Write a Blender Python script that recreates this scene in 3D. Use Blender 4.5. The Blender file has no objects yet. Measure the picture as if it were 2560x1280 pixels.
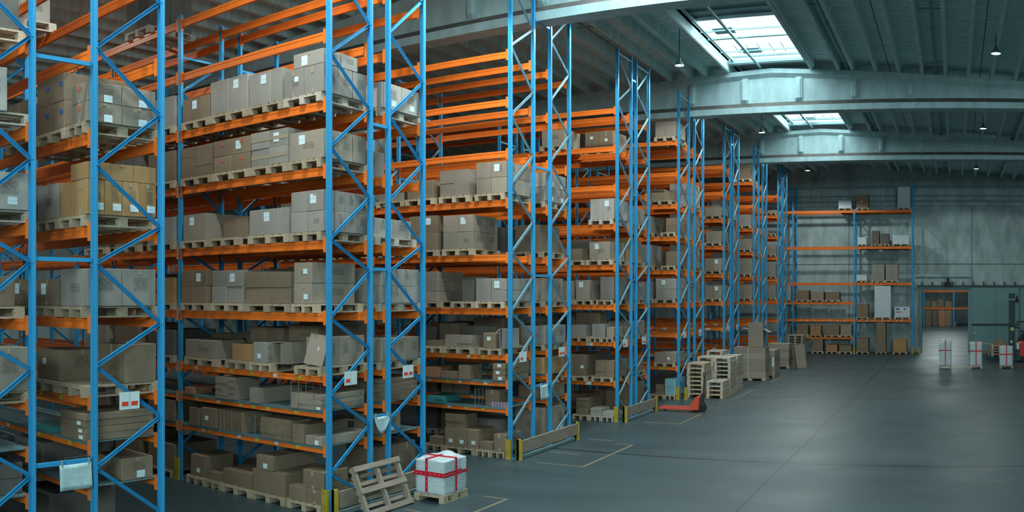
import bpy, bmesh, math, random
from mathutils import Vector, Matrix

S = bpy.context.scene
COL = S.collection
PI = math.pi
rng = random.Random(7)

# ------------------------------------------------------------------ camera (the photo is a stitched cylindrical panorama)
F, CX, CY, H = 2160.0, 2387.0, 737.0, 3.47      # pixels per radian, aisle direction, horizon, eye height
cam = bpy.data.cameras.new('camera')
camo = bpy.data.objects.new('camera', cam); COL.objects.link(camo); S.camera = camo
camo.location = (0, 0, H); camo.rotation_euler = (PI / 2, 0, 0)
cam.type = 'PANO'; cam.panorama_type = 'CENTRAL_CYLINDRICAL'
cam.central_cylindrical_range_u_min = -CX / F; cam.central_cylindrical_range_u_max = (2560 - CX) / F
cam.central_cylindrical_range_v_min = -(1280 - CY) / F; cam.central_cylindrical_range_v_max = CY / F
cam.central_cylindrical_radius = 1.0
cam.clip_end = 400

# ------------------------------------------------------------------ world, daylight, exposure
S.view_settings.view_transform = 'Standard'; S.view_settings.look = 'None'
S.view_settings.exposure = 0.15; S.view_settings.gamma = 1.0; S.view_settings.use_curve_mapping = False
W = bpy.data.worlds.new('overcast_sky'); S.world = W; W.use_nodes = True
W.node_tree.nodes['Background'].inputs[0].default_value = (0.93, 1.0, 1.0, 1)
W.node_tree.nodes['Background'].inputs[1].default_value = 1.0

SKYLIGHTS = [(-9.5, -4.2), (1.2, 5.9), (12.4, 17.05), (24.1, 28.2), (35.2, 38.95)]   # glazed lengths along the ridge
SKX0, SKX1, SKZ = -7.5, -4.75, 11.44
for i, (a, b) in enumerate(SKYLIGHTS):
    L = bpy.data.lights.new('skylight_daylight', 'AREA'); L.shape = 'RECTANGLE'
    L.size = SKX1 - SKX0; L.size_y = b - a; L.energy = L.size * L.size_y * (13, 22, 44, 21, 19)[i]
    L.color = (0.70, 0.94, 0.98)
    o = bpy.data.objects.new('skylight_daylight', L); COL.objects.link(o)
    o.location = ((SKX0 + SKX1) / 2, (a + b) / 2, SKZ)
FW = (-1.0, 12.5, 6.2, 9.4)          # unseen strip window added behind the camera to brighten girders and far wall
L = bpy.data.lights.new('front_window_daylight', 'AREA'); L.shape = 'RECTANGLE'; L.size = FW[1] - FW[0]; L.size_y = FW[3] - FW[2]
L.energy = 2700.0; L.color = (0.70, 0.96, 1.0)
o = bpy.data.objects.new('front_window_daylight', L); COL.objects.link(o); o.location = ((FW[0] + FW[1]) / 2, -11.95, (FW[2] + FW[3]) / 2); o.rotation_euler = (PI / 2, 0, 0)
LAMP_W = {'open floor': 380.0, 'rack ends': 900.0, 'rack interiors': 300.0}

# ------------------------------------------------------------------ materials
MATS = {}
def mat(name, col, rough=0.7, metal=0.0, noise=0.0, scale=4.0, spec=0.3, bump=0.0, emit=None, var=0.0, alpha=1.0, stretch=None):
    if name in MATS: return MATS[name]
    m = bpy.data.materials.new(name); m.use_nodes = True
    nt = m.node_tree; N = nt.nodes; K = nt.links
    b = N['Principled BSDF']
    b.inputs['Roughness'].default_value = rough; b.inputs['Metallic'].default_value = metal
    b.inputs['Specular IOR Level'].default_value = spec
    c = tuple(col) + (1,)
    b.inputs['Base Color'].default_value = c
    src = None
    if noise or bump:
        tc = N.new('ShaderNodeTexCoord'); mp = N.new('ShaderNodeMapping')
        if stretch: mp.inputs['Scale'].default_value = stretch
        K.new(tc.outputs['Object'], mp.inputs['Vector'])
        n = N.new('ShaderNodeTexNoise'); n.inputs['Scale'].default_value = scale; n.inputs['Detail'].default_value = 5
        n.inputs['Roughness'].default_value = 0.65
        K.new(mp.outputs['Vector'], n.inputs['Vector'])
        if noise:
            mr = N.new('ShaderNodeMapRange'); mr.inputs['From Min'].default_value = 0.3; mr.inputs['From Max'].default_value = 0.7
            mr.inputs['To Min'].default_value = 1 - noise; mr.inputs['To Max'].default_value = 1 + noise
            K.new(n.outputs['Fac'], mr.inputs['Value'])
            vm = N.new('ShaderNodeVectorMath'); vm.operation = 'SCALE'
            vm.inputs[0].default_value = c[:3]; K.new(mr.outputs['Result'], vm.inputs['Scale'])
            src = vm.outputs['Vector']
        if bump:
            bp = N.new('ShaderNodeBump'); bp.inputs['Strength'].default_value = bump; bp.inputs['Distance'].default_value = 0.02
            K.new(n.outputs['Fac'], bp.inputs['Height']); K.new(bp.outputs['Normal'], b.inputs['Normal'])
    if var:
        oi = N.new('ShaderNodeObjectInfo'); hs = N.new('ShaderNodeHueSaturation')
        mv = N.new('ShaderNodeMapRange'); mv.inputs['To Min'].default_value = 1 - var; mv.inputs['To Max'].default_value = 1 + var
        K.new(oi.outputs['Random'], mv.inputs['Value']); K.new(mv.outputs['Result'], hs.inputs['Value'])
        if src: K.new(src, hs.inputs['Color'])
        else: hs.inputs['Color'].default_value = c
        src = hs.outputs['Color']
    if src: K.new(src, b.inputs['Base Color'])
    if emit:
        b.inputs['Emission Color'].default_value = tuple(emit[:3]) + (1,); b.inputs['Emission Strength'].default_value = emit[3]
    if alpha < 1: b.inputs['Alpha'].default_value = alpha
    MATS[name] = m
    return m

def stripes(name, base, ink, axis, freq, duty, rough=0.6, thresh=None):
    """plain surface carrying printed bars along one object axis (barcodes, tape lettering, perforations)"""
    if name in MATS: return MATS[name]
    m = mat(name, base, rough); nt = m.node_tree; N = nt.nodes; K = nt.links; b = N['Principled BSDF']
    tc = N.new('ShaderNodeTexCoord'); sx = N.new('ShaderNodeSeparateXYZ'); K.new(tc.outputs['Object'], sx.inputs[0])
    def term(ax, fr, du):
        mu = N.new('ShaderNodeMath'); mu.operation = 'MULTIPLY'; mu.inputs[1].default_value = fr; K.new(sx.outputs[ax], mu.inputs[0])
        fc = N.new('ShaderNodeMath'); fc.operation = 'FRACT'; K.new(mu.outputs[0], fc.inputs[0])
        lt = N.new('ShaderNodeMath'); lt.operation = 'LESS_THAN'; lt.inputs[1].default_value = du; K.new(fc.outputs[0], lt.inputs[0])
        return lt.outputs[0]
    fac = term(axis, freq, duty)
    if thresh:
        for ax, lo, hi in thresh:
            for v, op in ((lo, 'GREATER_THAN'), (hi, 'LESS_THAN')):
                g = N.new('ShaderNodeMath'); g.operation = op; g.inputs[1].default_value = v; K.new(sx.outputs[ax], g.inputs[0])
                mm = N.new('ShaderNodeMath'); mm.operation = 'MULTIPLY'; K.new(fac, mm.inputs[0]); K.new(g.outputs[0], mm.inputs[1]); fac = mm.outputs[0]
    mx = N.new('ShaderNodeMix'); mx.data_type = 'RGBA'
    mx.inputs[6].default_value = tuple(base) + (1,); mx.inputs[7].default_value = tuple(ink) + (1,)
    K.new(fac, mx.inputs[0]); K.new(mx.outputs[2], b.inputs['Base Color'])
    return m

BLUE = stripes('blue_paint_perforated', (0.033, 0.30, 0.57), (0.018, 0.17, 0.34), 2, 20.0, 0.35, 0.42, [(0, -0.011, 0.011)])
BLUE2 = mat('blue_paint', (0.033, 0.30, 0.57), 0.42, noise=0.08)
ORANGE = mat('orange_paint', (0.82, 0.175, 0.022), 0.42, noise=0.10, scale=3, var=0.10)
STEEL = mat('galvanised_steel', (0.30, 0.42, 0.44), 0.45, metal=0.3)
WIRE = mat('wire_mesh_zinc', (0.11, 0.19, 0.20), 0.5, noise=0.3, scale=25)
YELLOW = mat('yellow_paint', (0.38, 0.28, 0.04), 0.5, noise=0.25, scale=8)
WOOD = mat('pallet_wood', (0.44, 0.345, 0.235), 0.8, noise=0.28, scale=6, var=0.22, stretch=(3, 3, 8))
WOODW = mat('pale_pallet_wood', (0.47, 0.41, 0.33), 0.8, noise=0.22, scale=6, var=0.12, stretch=(3, 3, 8))
WOODO = mat('weathered_wood', (0.27, 0.22, 0.17), 0.85, noise=0.22, scale=4, stretch=(3, 0.6, 4))
CARD = {
    'beige': mat('beige_cardboard', (0.302, 0.248, 0.194), 0.75, noise=0.10, scale=2.5, var=0.13),
    'grey': mat('grey_cardboard', (0.295, 0.266, 0.233), 0.7, noise=0.10, scale=2.5, var=0.12),
    'pale': mat('pale_cardboard', (0.393, 0.361, 0.320), 0.7, noise=0.08, scale=2.5, var=0.08),
    'brown': mat('brown_cardboard', (0.232, 0.167, 0.110), 0.75, noise=0.12, scale=2.5, var=0.15),
    'tan': mat('tan_cardboard', (0.380, 0.218, 0.094), 0.75, noise=0.10, scale=2.5, var=0.10),
    'dark': mat('dark_cardboard', (0.14, 0.125, 0.11), 0.75, noise=0.15, scale=2.5, var=0.2),
    'red-brown': mat('red_brown_cardboard', (0.42, 0.20, 0.11), 0.75, noise=0.12, scale=2.5, var=0.15),
    'white': mat('white_film', (0.52, 0.59, 0.61), 0.35, noise=0.12, scale=6, bump=0.5, stretch=(1, 1, 4)),
    'blue': mat('pale_blue_card', (0.22, 0.42, 0.47), 0.7, noise=0.1, var=0.1),
    'teal': mat('teal_plastic', (0.06, 0.28, 0.28), 0.5, noise=0.1, var=0.1),
}
TAPE = mat('packing_tape', (0.36, 0.29, 0.21), 0.35)
TAPEL = mat('pale_tape', (0.58, 0.54, 0.47), 0.35)
PRINT = bpy.data.materials.new('printed_text'); PRINT.use_nodes = True
def _ink():
    nt = PRINT.node_tree; N = nt.nodes; K = nt.links; b = N['Principled BSDF']; b.inputs['Base Color'].default_value = (0.13, 0.11, 0.09, 1); b.inputs['Roughness'].default_value = 0.8
    tc = N.new('ShaderNodeTexCoord'); mp = N.new('ShaderNodeMapping'); mp.inputs['Scale'].default_value = (7, 1, 12); K.new(tc.outputs['Object'], mp.inputs['Vector'])
    n = N.new('ShaderNodeTexNoise'); n.inputs['Scale'].default_value = 1.6; n.inputs['Detail'].default_value = 2; K.new(mp.outputs['Vector'], n.inputs['Vector'])
    sx = N.new('ShaderNodeSeparateXYZ'); K.new(tc.outputs['Object'], sx.inputs[0])
    mu = N.new('ShaderNodeMath'); mu.operation = 'MULTIPLY'; mu.inputs[1].default_value = 9.0; K.new(sx.outputs[2], mu.inputs[0])
    fr = N.new('ShaderNodeMath'); fr.operation = 'FRACT'; K.new(mu.outputs[0], fr.inputs[0])
    a = N.new('ShaderNodeMath'); a.operation = 'LESS_THAN'; a.inputs[1].default_value = 0.45; K.new(fr.outputs[0], a.inputs[0])
    g = N.new('ShaderNodeMath'); g.operation = 'GREATER_THAN'; g.inputs[1].default_value = 0.5; K.new(n.outputs['Fac'], g.inputs[0])
    m = N.new('ShaderNodeMath'); m.operation = 'MULTIPLY'; K.new(a.outputs[0], m.inputs[0]); K.new(g.outputs[0], m.inputs[1])
    m2 = N.new('ShaderNodeMath'); m2.operation = 'MULTIPLY'; m2.inputs[1].default_value = 0.6; K.new(m.outputs[0], m2.inputs[0])
    K.new(m2.outputs[0], b.inputs['Alpha'])
_ink()
REDPRINT = mat('red_print', (0.50, 0.14, 0.07), 0.7)
LABEL = stripes('white_label', (0.68, 0.80, 0.82), (0.18, 0.40, 0.45), 0, 60.0, 0.45, 0.5, [(2, -0.05, 0.02)])
PAPER = mat('white_board', (0.62, 0.72, 0.73), 0.5, noise=0.05)
PAPER2 = mat('pale_sheet', (0.42, 0.56, 0.58), 0.5, noise=0.15, scale=14)
REDSQ = mat('red_square', (0.75, 0.06, 0.025), 0.5)
STKY = mat('yellow_sticker', (0.50, 0.46, 0.06), 0.5)
STKW = mat('white_sticker', (0.60, 0.62, 0.60), 0.5)
REDTAPE = stripes('red_tape_lettered', (0.58, 0.012, 0.03), (0.66, 0.28, 0.29), 0, 11.0, 0.5, 0.4, [(2, -0.005, 0.005)])
REDTAPE2 = stripes('red_strap_lettered', (0.58, 0.012, 0.03), (0.66, 0.28, 0.29), 2, 11.0, 0.5, 0.4, [(0, -0.004, 0.004)])
REDTAPE3 = stripes('red_side_strap_lettered', (0.58, 0.012, 0.03), (0.66, 0.28, 0.29), 2, 11.0, 0.5, 0.4, [(1, -0.004, 0.004)])
RED = mat('red_machine_paint', (0.62, 0.03, 0.02), 0.4)
JACK = mat('red_jack_paint', (0.60, 0.085, 0.045), 0.45)
BLACK = mat('black_rubber', (0.015, 0.02, 0.022), 0.6)
DARKT = mat('dark_teal_metal', (0.018, 0.045, 0.052), 0.45)
DOORM = mat('door_steel', (0.16, 0.29, 0.30), 0.5, noise=0.08, scale=1.5)
FRAMEM = mat('door_frame_steel', (0.16, 0.28, 0.29), 0.5)
CEIL = mat('ceiling_concrete', (0.60, 0.79, 0.79), 0.85, noise=0.22, scale=1.2, bump=0.15, stretch=(1, 6, 1))
GIRD = mat('girder_concrete', (0.43, 0.58, 0.59), 0.8, noise=0.18, scale=1.6, bump=0.15, stretch=(2, 2, 0.7))
WALLM = mat('wall_concrete', (0.36, 0.45, 0.45), 0.85, noise=0.28, scale=0.9, bump=0.15, stretch=(2, 2, 0.8))
UPST = mat('skylight_upstand', (0.60, 0.78, 0.79), 0.6)
PIPE = mat('pipe_grey', (0.22, 0.36, 0.38), 0.45)
GLOW = mat('lamp_diffuser', (0.9, 0.95, 0.95), 0.5, emit=(0.85, 1.0, 1.0, 9.0))
SHADE = mat('lamp_shade', (0.12, 0.20, 0.21), 0.4)
DARK = mat('joint_dark', (0.05, 0.07, 0.07), 0.9)
FLOORTAPE = mat('floor_tape', (0.17, 0.15, 0.095), 0.6, noise=0.5, scale=30)

GLASS = bpy.data.materials.new('clear_polycarbonate'); GLASS.use_nodes = True
_n = GLASS.node_tree.nodes; _t = _n.new('ShaderNodeBsdfTransparent'); _t.inputs[0].default_value = (0.97, 0.99, 0.99, 1)
GLASS.node_tree.links.new(_t.outputs[0], _n['Material Output'].inputs['Surface'])
def floor_mat():
    m = mat('floor_concrete', (0.036, 0.062, 0.068), 0.5, noise=0.20, scale=0.7, spec=0.4, bump=0.03, stretch=(0.35, 1.6, 1))
    nt = m.node_tree; N = nt.nodes; K = nt.links; b = N['Principled BSDF']
    prev = b.inputs['Base Color'].links[0].from_socket
    tc = N.new('ShaderNodeTexCoord'); sx = N.new('ShaderNodeSeparateXYZ'); K.new(tc.outputs['Object'], sx.inputs[0])
    fac = None
    for ax, off, per, w in ((0, 3.5 - 0.012, 11.4, 0.05), (1, -17.4, 11.2, 0.13)):
        ad = N.new('ShaderNodeMath'); ad.operation = 'ADD'; ad.inputs[1].default_value = off; K.new(sx.outputs[ax], ad.inputs[0])
        dv = N.new('ShaderNodeMath'); dv.operation = 'DIVIDE'; dv.inputs[1].default_value = per; K.new(ad.outputs[0], dv.inputs[0])
        fr = N.new('ShaderNodeMath'); fr.operation = 'FRACT'; K.new(dv.outputs[0], fr.inputs[0])
        lt = N.new('ShaderNodeMath'); lt.operation = 'LESS_THAN'; lt.inputs[1].default_value = w / per; K.new(fr.outputs[0], lt.inputs[0])
        if fac is None: fac = lt.outputs[0]
        else:
            mx = N.new('ShaderNodeMath'); mx.operation = 'MAXIMUM'; K.new(fac, mx.inputs[0]); K.new(lt.outputs[0], mx.inputs[1]); fac = mx.outputs[0]
    mix = N.new('ShaderNodeMix'); mix.data_type = 'RGBA'; mix.inputs[7].default_value = (0.010, 0.014, 0.015, 1)
    K.new(fac, mix.inputs[0]); K.new(prev, mix.inputs[6]); K.new(mix.outputs[2], b.inputs['Base Color'])
    # worn, slightly patchy gloss
    n = N.new('ShaderNodeTexNoise'); n.inputs['Scale'].default_value = 0.5; K.new(tc.outputs['Object'], n.inputs['Vector'])
    mr = N.new('ShaderNodeMapRange'); mr.inputs['To Min'].default_value = 0.3; mr.inputs['To Max'].default_value = 0.55
    K.new(n.outputs['Fac'], mr.inputs['Value']); K.new(mr.outputs['Result'], b.inputs['Roughness'])
    return m
FLOORM = floor_mat()

# ------------------------------------------------------------------ mesh helpers
class MB:
    def __init__(self): self.v = []; self.f = []
    def box(self, lo, hi, jit=0.0, r=None):
        n = len(self.v); r = r or rng
        for z in (lo[2], hi[2]):
            for x, y in ((lo[0], lo[1]), (hi[0], lo[1]), (hi[0], hi[1]), (lo[0], hi[1])):
                if jit: self.v.append((x + r.uniform(-jit, jit), y + r.uniform(-jit, jit), z + (r.uniform(-jit, jit * .3) if z == hi[2] else 0)))
                else: self.v.append((x, y, z))
        for q in ((0, 3, 2, 1), (4, 5, 6, 7), (0, 1, 5, 4), (1, 2, 6, 5), (2, 3, 7, 6), (3, 0, 4, 7)): self.f.append(tuple(n + i for i in q))
        return self
    def cbox(self, c, s): return self.box([c[i] - s[i] / 2 for i in range(3)], [c[i] + s[i] / 2 for i in range(3)])
    def bar(self, p, q, w, h, up=(0, 0, 1)):
        p, q = Vector(p), Vector(q); d = (q - p).normalized(); u = Vector(up)
        s = d.cross(u)
        if s.length < 1e-4: s = d.cross(Vector((1, 0, 0)))
        s.normalize(); u = s.cross(d); n = len(self.v)
        for e in (p, q):
            for a, b in ((-1, -1), (1, -1), (1, 1), (-1, 1)): self.v.append(tuple(e + s * a * w / 2 + u * b * h / 2))
        for k in range(4): self.f.append((n + k, n + (k + 1) % 4, n + 4 + (k + 1) % 4, n + 4 + k))
        self.f.append((n + 3, n + 2, n + 1, n)); self.f.append((n + 4, n + 5, n + 6, n + 7)); return self
    def tube(self, p, q, r, n=10, r2=None):
        p, q = Vector(p), Vector(q); d = (q - p).normalized(); a = d.orthogonal().normalized(); b = d.cross(a); k = len(self.v)
        for e, rr in ((p, r), (q, r if r2 is None else r2)):
            for i in range(n): self.v.append(tuple(e + (a * math.cos(2 * PI * i / n) + b * math.sin(2 * PI * i / n)) * rr))
        for i in range(n): self.f.append((k + i, k + (i + 1) % n, k + n + (i + 1) % n, k + n + i))
        self.f.append(tuple(k + i for i in reversed(range(n)))); self.f.append(tuple(k + n + i for i in range(n))); return self
    def prism(self, prof, axis, a, b):
        """profile points in the other two axes (cyclic order), extruded from a to b along axis"""
        n = len(self.v); m = len(prof)
        for t in (a, b):
            for (u, w) in prof:
                p = [0, 0, 0]; p[axis] = t; p[(axis + 1) % 3] = u; p[(axis + 2) % 3] = w; self.v.append(tuple(p))
        for i in range(m): self.f.append((n + i, n + (i + 1) % m, n + m + (i + 1) % m, n + m + i))
        self.f.append(tuple(n + i for i in reversed(range(m)))); self.f.append(tuple(n + m + i for i in range(m))); return self
    def mesh(self, name, m):
        me = bpy.data.meshes.new(name); me.from_pydata(self.v, [], self.f); me.update()
        bm = bmesh.new(); bm.from_mesh(me); bmesh.ops.recalc_face_normals(bm, faces=bm.faces); bm.to_mesh(me); bm.free()
        if m: me.materials.append(m)
        return me
    def build(self, name, m, parent=None, loc=(0, 0, 0), rot=(0, 0, 0)):
        return link(name, self.mesh(name, m), parent, loc, rot)

def link(name, data, parent=None, loc=(0, 0, 0), rot=(0, 0, 0)):
    o = bpy.data.objects.new(name, data); COL.objects.link(o)
    o.location = loc; o.rotation_euler = rot
    if parent: o.parent = parent
    return o

LABELS = {}
def tag(o, label, cat, group=None, kind=None):
    o['label'] = label; o['category'] = cat
    if group: o['group'] = group
    if kind: o['kind'] = kind
    n = len(label.split())
    if not 4 <= n <= 16: print('LABEL LENGTH', n, label)
    if label in LABELS: print('DUP LABEL', label, LABELS[label], o.name)
    LABELS[label] = o.name
    return o
def empty(name, loc, label, cat, group=None, rz=0):
    return tag(link(name, None, None, loc, (0, 0, rz)), label, cat, group)
def struct(name, mb, m, parent=None, loc=(0, 0, 0)):
    o = mb.build(name, m, parent, loc)
    if not parent: o['kind'] = 'structure'
    return o
def bevel(o, w=0.01, seg=2):
    md = o.modifiers.new('bevel', 'BEVEL'); md.width = w; md.segments = seg; md.limit_method = 'ANGLE'; return o

def theta(px): return (CX - px) / F
def X_at(px, Y): return -Y * math.tan(theta(px))                 # where the sight line of a pixel column meets the plane Y
def Z_at(py, px, Y): return H + (CY - py) * (Y / math.cos(theta(px))) / F
def Y_end(px, X=-9.0): return -X / math.tan(theta(px))           # ... and the plane X

# ------------------------------------------------------------------ building shell
RIDGE, XL, XR, YF, YB = -6.12, -27.0, 13.0, -12.0, 52.0
def ztop(x): return 11.08 - (0.070 if x > RIDGE else 0.050) * abs(x - RIDGE)      # top of the concrete girders
GIRDERS = [-5.0, 6.2, 17.37, 28.6, 39.33]
fl = MB().box((XL, YF, -0.2), (XR, YB + 0.3, 0)); fl.box((-14, YB + 0.3, -0.2), (12, 104, 0))
struct('floor', fl, FLOORM)

ceil_mb = MB()
edges = [YF] + GIRDERS + [YB]
def deck(mb, x0, x1, y0, y1):
    n = len(mb.v); t = 0.12
    for dz in (0, t):
        for x, y in ((x0, y0), (x1, y0), (x1, y1), (x0, y1)): mb.v.append((x, y, ztop(x) + 0.30 + dz))
    for q in ((0, 3, 2, 1), (4, 5, 6, 7), (0, 1, 5, 4), (1, 2, 6, 5), (2, 3, 7, 6), (3, 0, 4, 7)): mb.f.append(tuple(n + i for i in q))
deck(ceil_mb, XL, -7.55, YF, YB); deck(ceil_mb, -4.70, XR, YF, YB)
gaps = [YF]
for a, b in SKYLIGHTS: gaps += [a - (6.4 if a > 20 else 0.05), b + 0.05]
gaps.append(YB)
for i in range(0, len(gaps), 2):
    if gaps[i + 1] > gaps[i]:
        deck(ceil_mb, -7.55, RIDGE, gaps[i], gaps[i + 1]); deck(ceil_mb, RIDGE, -4.70, gaps[i], gaps[i + 1])
ceiling = struct('ceiling', ceil_mb, CEIL)
# downstand ribs of the roof slabs
ribx = [-4.76, -3.84, -3.37, -2.60] + [-1.84 + 0.765 * k for k in range(19)] + [-7.62, -8.40, -8.95, -9.70] + [-10.5 - 0.765 * k for k in range(21)]
for bi in range(len(edges) - 1):
    y0, y1 = edges[bi] + 0.0, edges[bi + 1] - 0.0
    rb = MB()
    for x in ribx:
        z = ztop(x)
        p = MB(); p.prism([(0.0, x - 0.05), (0.0, x + 0.05), (0.31, x + 0.085), (0.31, x - 0.085)], 1, y0, y1)
        for v in p.v: rb.v.append((v[0], v[1], v[2] + z))
        k = len(rb.v) - len(p.v)
        rb.f += [tuple(i + k for i in f) for f in p.f]
    rb.build('slab_ribs', CEIL, ceiling)
seam = MB()
for x in [-2.2, 0.85, 3.9, 7.0, -9.3, -12.4, -15.5]:
    seam.cbox((x, (YF + YB) / 2, ztop(x) + 0.30), (0.02, YB - YF, 0.012))
seam.build('slab_seams', DARK, ceiling)

# skylight wells
for i, (a, b) in enumerate(SKYLIGHTS):
    a0 = a - (6.4 if a > 20 else 0.0)
    z0 = ztop(-7.55) + 0.02; w = MB(); zt = 11.46
    w.box((-7.62, a0, z0), (-7.55, b, zt)); w.box((-4.70, a0, z0), (-4.63, b, zt))
    w.box((-7.55, b, z0 + 0.2), (-4.70, b + 0.06, zt)); w.box((-7.55, a0 - 0.06, z0 + 0.3), (-4.70, a0, zt))
    sk = struct('window_%d' % (i + 1), w, UPST)
    g = MB()
    for y, t in ((a + 0.75, 0.035), (a + 1.55, 0.10), (a + 3.0, 0.03)): g.cbox(((SKX0 + SKX1) / 2, y, 11.36), (2.8, t, 0.05))
    for k in range(6): g.cbox((SKX0 + 0.55 + k * 0.38, a + 2.95, 11.40), (0.022, 1.0, 0.02))
    g.cbox((SKX0 + 0.12, (a0 + b) / 2, 11.34), (0.07, b - a0, 0.07)); g.cbox((-6.15, b - 0.12, 11.28), (2.75, 0.10, 0.12))
    g.build('glazing_bars', PIPE, sk)
    gm = MB(); gm.box((-7.55, a, 11.45), (-4.70, b, 11.458)); gm.build('glazing', GLASS, sk)
    v = MB(); v.cbox((-6.85, a + 0.95, 11.41), (0.62, 0.55, 0.02)); v.cbox((-6.55, a + 3.2, 11.41), (0.62, 0.55, 0.02)); v.build('vent_plate', DOORM, sk)
    if a0 < a:
        p = MB(); p.box((-7.55, a0, 11.44), (-4.70, a - 0.02, 11.46))
        for k in range(12): p.cbox((-6.12, a0 + 0.3 + k * 0.52, 11.42), (2.85, 0.12, 0.04))
        p.build('roof_louvre', mat('louvre_sheet', (0.20, 0.33, 0.36), 0.5), sk)
# roof closing sheet around the skylight wells
rf = MB()
ys = [YF]
for a, b in SKYLIGHTS: ys += [a - (6.4 if a > 20 else 0.0), b]
ys.append(YB)
for i in range(0, len(ys), 2): rf.box((-7.7, ys[i], 11.47), (-4.5, ys[i + 1], 11.52))
rf.box((-7.74, YF, 11.40), (-7.58, YB, 11.46)); rf.box((-4.67, YF, 11.38), (-4.5, YB, 11.46))
rf.build('roof_cover', CEIL, ceiling)

# girders
for gi, gy in enumerate(GIRDERS):
    g = MB(); xs = [XL + (XR - XL) * k / 30 for k in range(31)] + [RIDGE]; xs.sort()
    def sec(x):
        zt = ztop(x)
        half = [(0.25, 9.60), (0.25, 9.80), (0.085, 9.96), (0.085, zt - 0.27), (0.24, zt - 0.15), (0.24, zt)]
        return [(y, z) for y, z in half] + [(-y, z) for y, z in reversed(half)]
    n = 12
    for x in xs:
        for y, z in sec(x): g.v.append((x, gy + y, z))
    for k in range(len(xs) - 1):
        for j in range(n): g.f.append((k * n + j, k * n + (j + 1) % n, (k + 1) * n + (j + 1) % n, (k + 1) * n + j))
    g.f.append(tuple(range(n))); g.f.append(tuple((len(xs) - 1) * n + j for j in range(n)))
    go = g.build('roof_girder', GIRD); go['kind'] = 'structure'
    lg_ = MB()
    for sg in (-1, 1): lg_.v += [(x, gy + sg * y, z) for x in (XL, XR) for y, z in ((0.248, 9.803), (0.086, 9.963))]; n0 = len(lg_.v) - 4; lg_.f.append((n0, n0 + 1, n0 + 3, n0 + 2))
    lg_.build('shaded_ledge', mat('ledge_shade', (0.13, 0.12, 0.11), 0.95, noise=0.3, scale=3), go)  # dark strip puts the shadow line above the bottom flange into the colour
    for k in range(-9, 10):
        x = -5.2 + 1.87 * k
        if not -11.5 < x < -1.0: continue
        zt = ztop(x); s = MB()
        for sg in (-1, 1):
            prof = [(sg * 0.084, 9.93), (sg * 0.215, 10.06), (sg * 0.215, zt - 0.33), (sg * 0.084, zt - 0.16)]
            k0 = len(s.v)
            for dx, inset in ((-0.13, 0), (-0.05, 1), (0.05, 1), (0.13, 0)):
                for y, z in prof: s.v.append((x + dx, gy + (y if inset or abs(y) < 0.1 else sg * 0.15), z))
            for a in range(3):
                for j in range(4): s.f.append((k0 + a * 4 + j, k0 + a * 4 + (j + 1) % 4, k0 + a * 4 + 4 + (j + 1) % 4, k0 + a * 4 + 4 + j))
            s.f.append(tuple(k0 + j for j in range(4))); s.f.append(tuple(k0 + 12 + j for j in range(4)))
        s.build('stiffener', GIRD, go)

# walls
DX0, DX1, DZ = -1.97, 0.80, 3.74
wb = MB()
wb.box((XL, YB, 0), (DX0, YB + 0.3, 12)); wb.box((DX1, YB, 0), (XR, YB + 0.3, 12)); wb.box((DX0, YB, DZ), (DX1, YB + 0.3, 12))
struct('wall_back', wb, WALLM)
struct('wall_left', MB().box((XL - 0.3, YF, 0), (XL, YB + 0.3, 12)), WALLM)
struct('wall_right', MB().box((XR, YF, 0), (XR + 0.3, YB + 0.3, 12)), WALLM)
wf = MB(); wf.box((XL, YF - 0.3, 0), (FW[0], YF, 12)); wf.box((FW[1], YF - 0.3, 0), (XR, YF, 12)); wf.box((FW[0], YF - 0.3, 0), (FW[1], YF, FW[2])); wf.box((FW[0], YF - 0.3, FW[3]), (FW[1], YF, 12))
struct('wall_front', wf, WALLM)
wf = MB()
for k in range(7): wf.cbox((FW[0] + (FW[1] - FW[0]) * k / 6, YF - 0.1, (FW[2] + FW[3]) / 2), (0.08, 0.08, FW[3] - FW[2]))
wf = struct('window_6', wf, FRAMEM)  # bars of the added window that lights the hall from behind
MB().box((FW[0], YF - 0.2, FW[2]), (FW[1], YF - 0.19, FW[3])).build('glazing', GLASS, wf)
# joints, ledge and pipes on the back wall
j = MB(); j.cbox((-7, YB - 0.004, 5.32), (40, 0.012, 0.035)); j.cbox((1.03, YB - 0.004, 6.2), (0.03, 0.012, 5.2)); j.cbox((-6.4, YB - 0.004, 4.4), (0.03, 0.012, 8.8))
struct('trim_1', j, DARK)
lg = MB(); lg.box((XL, YB - 0.22, 8.80), (XR, YB, 9.02))
for k in range(10): lg.box((-24 + 3.9 * k, YB - 0.16, 9.02), (-23.7 + 3.9 * k, YB, 10.4))
struct('trim_2', lg, WALLM)
for i, (z, r) in enumerate(((9.95, 0.05), (9.42, 0.03), (9.1, 0.025))):
    p = MB().tube((XL + 0.1, YB - 0.30, z), (XR - 0.1, YB - 0.30, z), r, 8)
    struct('trim_%d' % (3 + i), p, PIPE)
for x in (-8.9, -5.3, 4.9): struct('trim_%d' % (6 + [-8.9, -5.3, 4.9].index(x)), MB().cbox((x, YB - 0.06, 9.7), (0.35, 0.12, 1.7)), WALLM)
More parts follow.
